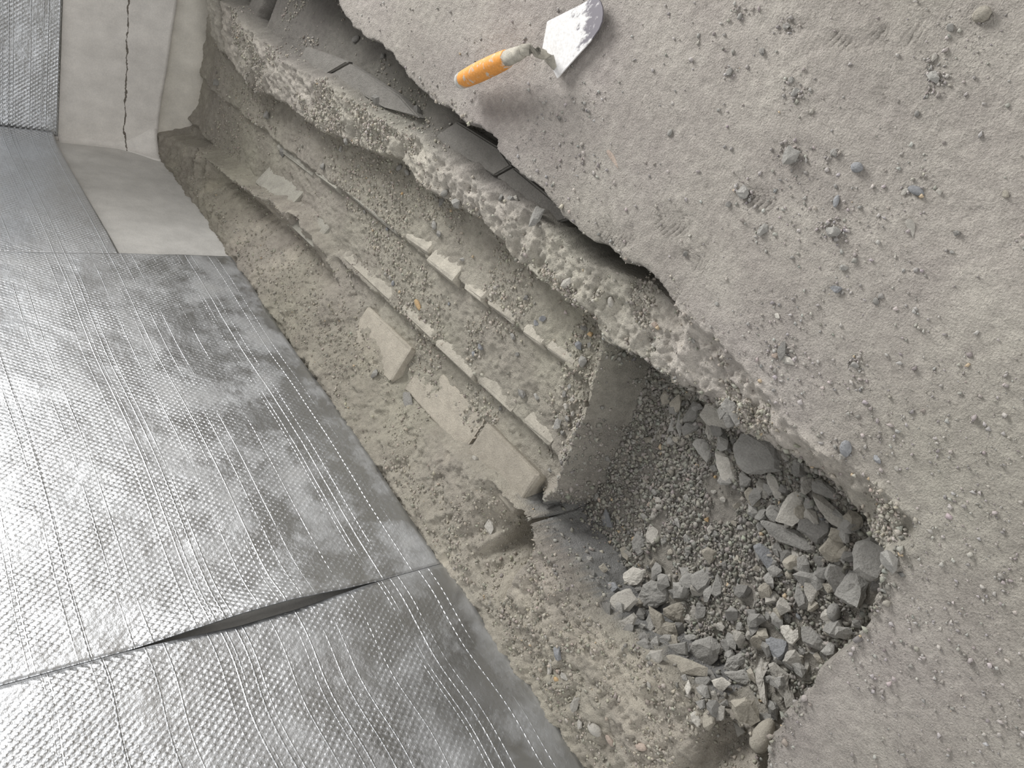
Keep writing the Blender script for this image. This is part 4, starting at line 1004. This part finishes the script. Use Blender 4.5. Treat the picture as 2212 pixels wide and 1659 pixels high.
# ------------------------------------------------------------------ trowel
def trowel():
    root = bpy.data.objects.new('trowel', None); C.objects.link(root)
    root['label'] = 'mortar-caked trowel with a worn orange handle lying on the floor'; root['category'] = 'trowel'
    heel = Vector(P(1186, 130, .010)); root.location = heel
    zb = .010
    tip = Vector(P(1306, 25, zb)); ax = (tip-heel); ax.z = 0; Lb = ax.length; yaw = math.atan2(ax.y, ax.x)
    # blade
    out = [(1204.5, 169), (1252, 117), (1280, 88), (1298, 64), (1305, 48), (1307.5, 32), (1307, 18), (1303, 6), (1296, -3), (1287, -5), (1276, 1), (1258, 11), (1236, 21), (1207, 35), (1186, 45), (1182.6, 48), (1178, 75), (1171.7, 109), (1187, 135)]
    loc = []
    for q in out:
        w = Vector(P(q[0], q[1], zb))-heel; c, s_ = math.cos(-yaw), math.sin(-yaw); loc.append((w.x*c-w.y*s_, w.x*s_+w.y*c))
    bm = bmesh.new()
    def lift(x): return .004*max(0, x/Lb)**2
    top = [bm.verts.new((x, y, lift(x)+.0011)) for x, y in loc]; bot = [bm.verts.new((x, y, lift(x)-.0011)) for x, y in loc]; n = len(top)
    ctr = [bm.verts.new((Lb*f, 0, lift(Lb*f)+.0011)) for f in (.06, .3, .6, .85)]; cbt = [bm.verts.new((Lb*f, 0, lift(Lb*f)-.0011)) for f in (.06, .3, .6, .85)]
    def near_(v, cs): return min(cs, key=lambda q: (q.co-v.co).length)
    for T_, Cc, fl in ((top, ctr, 1), (bot, cbt, 0)):
        for k in range(n):
            a, b = T_[k], T_[(k+1) % n]; ca, cb = near_(a, Cc), near_(b, Cc)
            try: bm.faces.new((a, b, ca))
            except ValueError: pass
            if ca != cb:
                try: bm.faces.new((b, cb, ca))
                except ValueError: pass
    for k in range(n): bm.faces.new((top[k], bot[k], bot[(k+1) % n], top[(k+1) % n]))
    m, nt, b_ = newmat('trowel_blade'); oc = N(nt, 'ShaderNodeTexCoord').outputs['Object']; sx = N(nt, 'ShaderNodeSeparateXYZ'); L(nt, oc, sx.inputs[0])
    mp = N(nt, 'ShaderNodeMapping'); L(nt, oc, mp.inputs[0]); mp.inputs['Scale'].default_value = (1, 2.2, 1); mp.inputs['Rotation'].default_value = (0, 0, .35)
    nz = noise(nt, mp.outputs[0], 38, 6, .68)
    t_ = math_(nt, 'MULTIPLY_ADD', sx.outputs[0], 1/Lb, 0.0)
    t_ = math_(nt, 'ADD', t_, math_(nt, 'MULTIPLY', math_(nt, 'SUBTRACT', 0.0, sx.outputs[1]), 2.0))
    k = ramp(nt, math_(nt, 'ADD', t_, math_(nt, 'MULTIPLY', math_(nt, 'SUBTRACT', nz, .5), 1.5)), [(.60, 0), (.76, 1)])
    dust = mixc(nt, 1.0, (.70, .69, .68, 1), ramp(nt, noise(nt, oc, 240, 3, .6), [(.3, .86), (.6, 1.08)]), 'MULTIPLY')
    L(nt, mixc(nt, k, dust, (.20, .19, .21, 1)), b_.inputs['Base Color']); L(nt, math_(nt, 'MULTIPLY', k, .6), b_.inputs['Metallic']); b_.inputs['Roughness'].default_value = .62
    o = put('blade', bm_mesh('blade', bm), m, root); o.rotation_euler = (0, 0, yaw)
    # swept round parts
    def sweep(path, radii, name, mat, seg=14, flat=1.0, lumps=0, seed=0):
        bm = bmesh.new(); rings = []; pv = [Vector(p) for p in path]; rn = random.Random(seed)
        for i, p in enumerate(pv):
            d = (pv[min(i+1, len(pv)-1)]-pv[max(i-1, 0)]).normalized(); u = Vector((0, 0, 1)).cross(d)
            u = u.normalized() if u.length > 1e-4 else Vector((1, 0, 0)); v = d.cross(u)
            ring = []
            for k in range(seg):
                a = 2*math.pi*k/seg; r = radii[i]*(1+lumps*noise3(p*180+Vector((k*.7, seed, 0))))
                ring.append(bm.verts.new(p-heel+u*r*math.cos(a)+v*r*flat*math.sin(a)))
            rings.append(ring)
        for a, b in zip(rings[:-1], rings[1:]):
            for k in range(seg): bm.faces.new((a[k], a[(k+1) % seg], b[(k+1) % seg], b[k]))
        bm.faces.new(rings[0]); bm.faces.new(rings[-1]); me = bm_mesh(name, bm); smooth(me); return put(name, me, mat, root)
    A = Vector(P(1097, 126, .046)); B = Vector(P(1001, 172, .030))
    d = (B-A)
    fs = [0, .015, .05, .15, .35, .6, .82, .95, .985, 1]; rr = [.0125, .0135, .0142, .0150, .0158, .0160, .0152, .0144, .0138, .0125]
    m, nt, b_ = newmat('orange_handle'); oc = N(nt, 'ShaderNodeTexCoord').outputs['Object']
    chip = ramp(nt, noise(nt, oc, 75, 5, .65), [(.55, 0), (.62, 1)]); c = mixc(nt, chip, (.72, .30, .055, 1), (.50, .42, .34, 1))
    c = mixc(nt, 1.0, c, ramp(nt, noise(nt, oc, 300, 3, .6), [(.3, .85), (.7, 1.08)]), 'MULTIPLY'); L(nt, c, b_.inputs['Base Color']); b_.inputs['Roughness'].default_value = .6
    hd = sweep([A+d*f for f in fs], rr, 'handle', m, 20)
    mc = mat_stone('handle_cap_dust', (.62, .60, .56), .1)
    cap = sweep([B+d*f for f in (-.01, .03, .07, .10, .12)], [.0141, .0140, .0128, .009, .003], 'end_cap', mc, 20)
    mo = mat_stone('caked_mortar', (.52, .49, .42), .2, 2.0)
    Bd = Vector(P(1131, 110, .058)); Hl = Vector(P(1188, 126, .012))
    sweep([A-d*.0, A.lerp(Bd, .3), A.lerp(Bd, .7), Bd], [.0118, .0115, .0098, .0088], 'ferrule', mo, 16, lumps=.25, seed=2)
    pth = [Bd.lerp(A, .05), Bd, Vector(P(1145, 108, .056)), Vector(P(1160, 112, .045)), Vector(P(1175, 118, .026)), Hl, Vector(P(1199, 148, .0115))]
    sweep(pth, [.0085, .0088, .0082, .0072, .0072, .0078, .004], 'neck', mo, 14, lumps=.3, seed=5)
trowel()
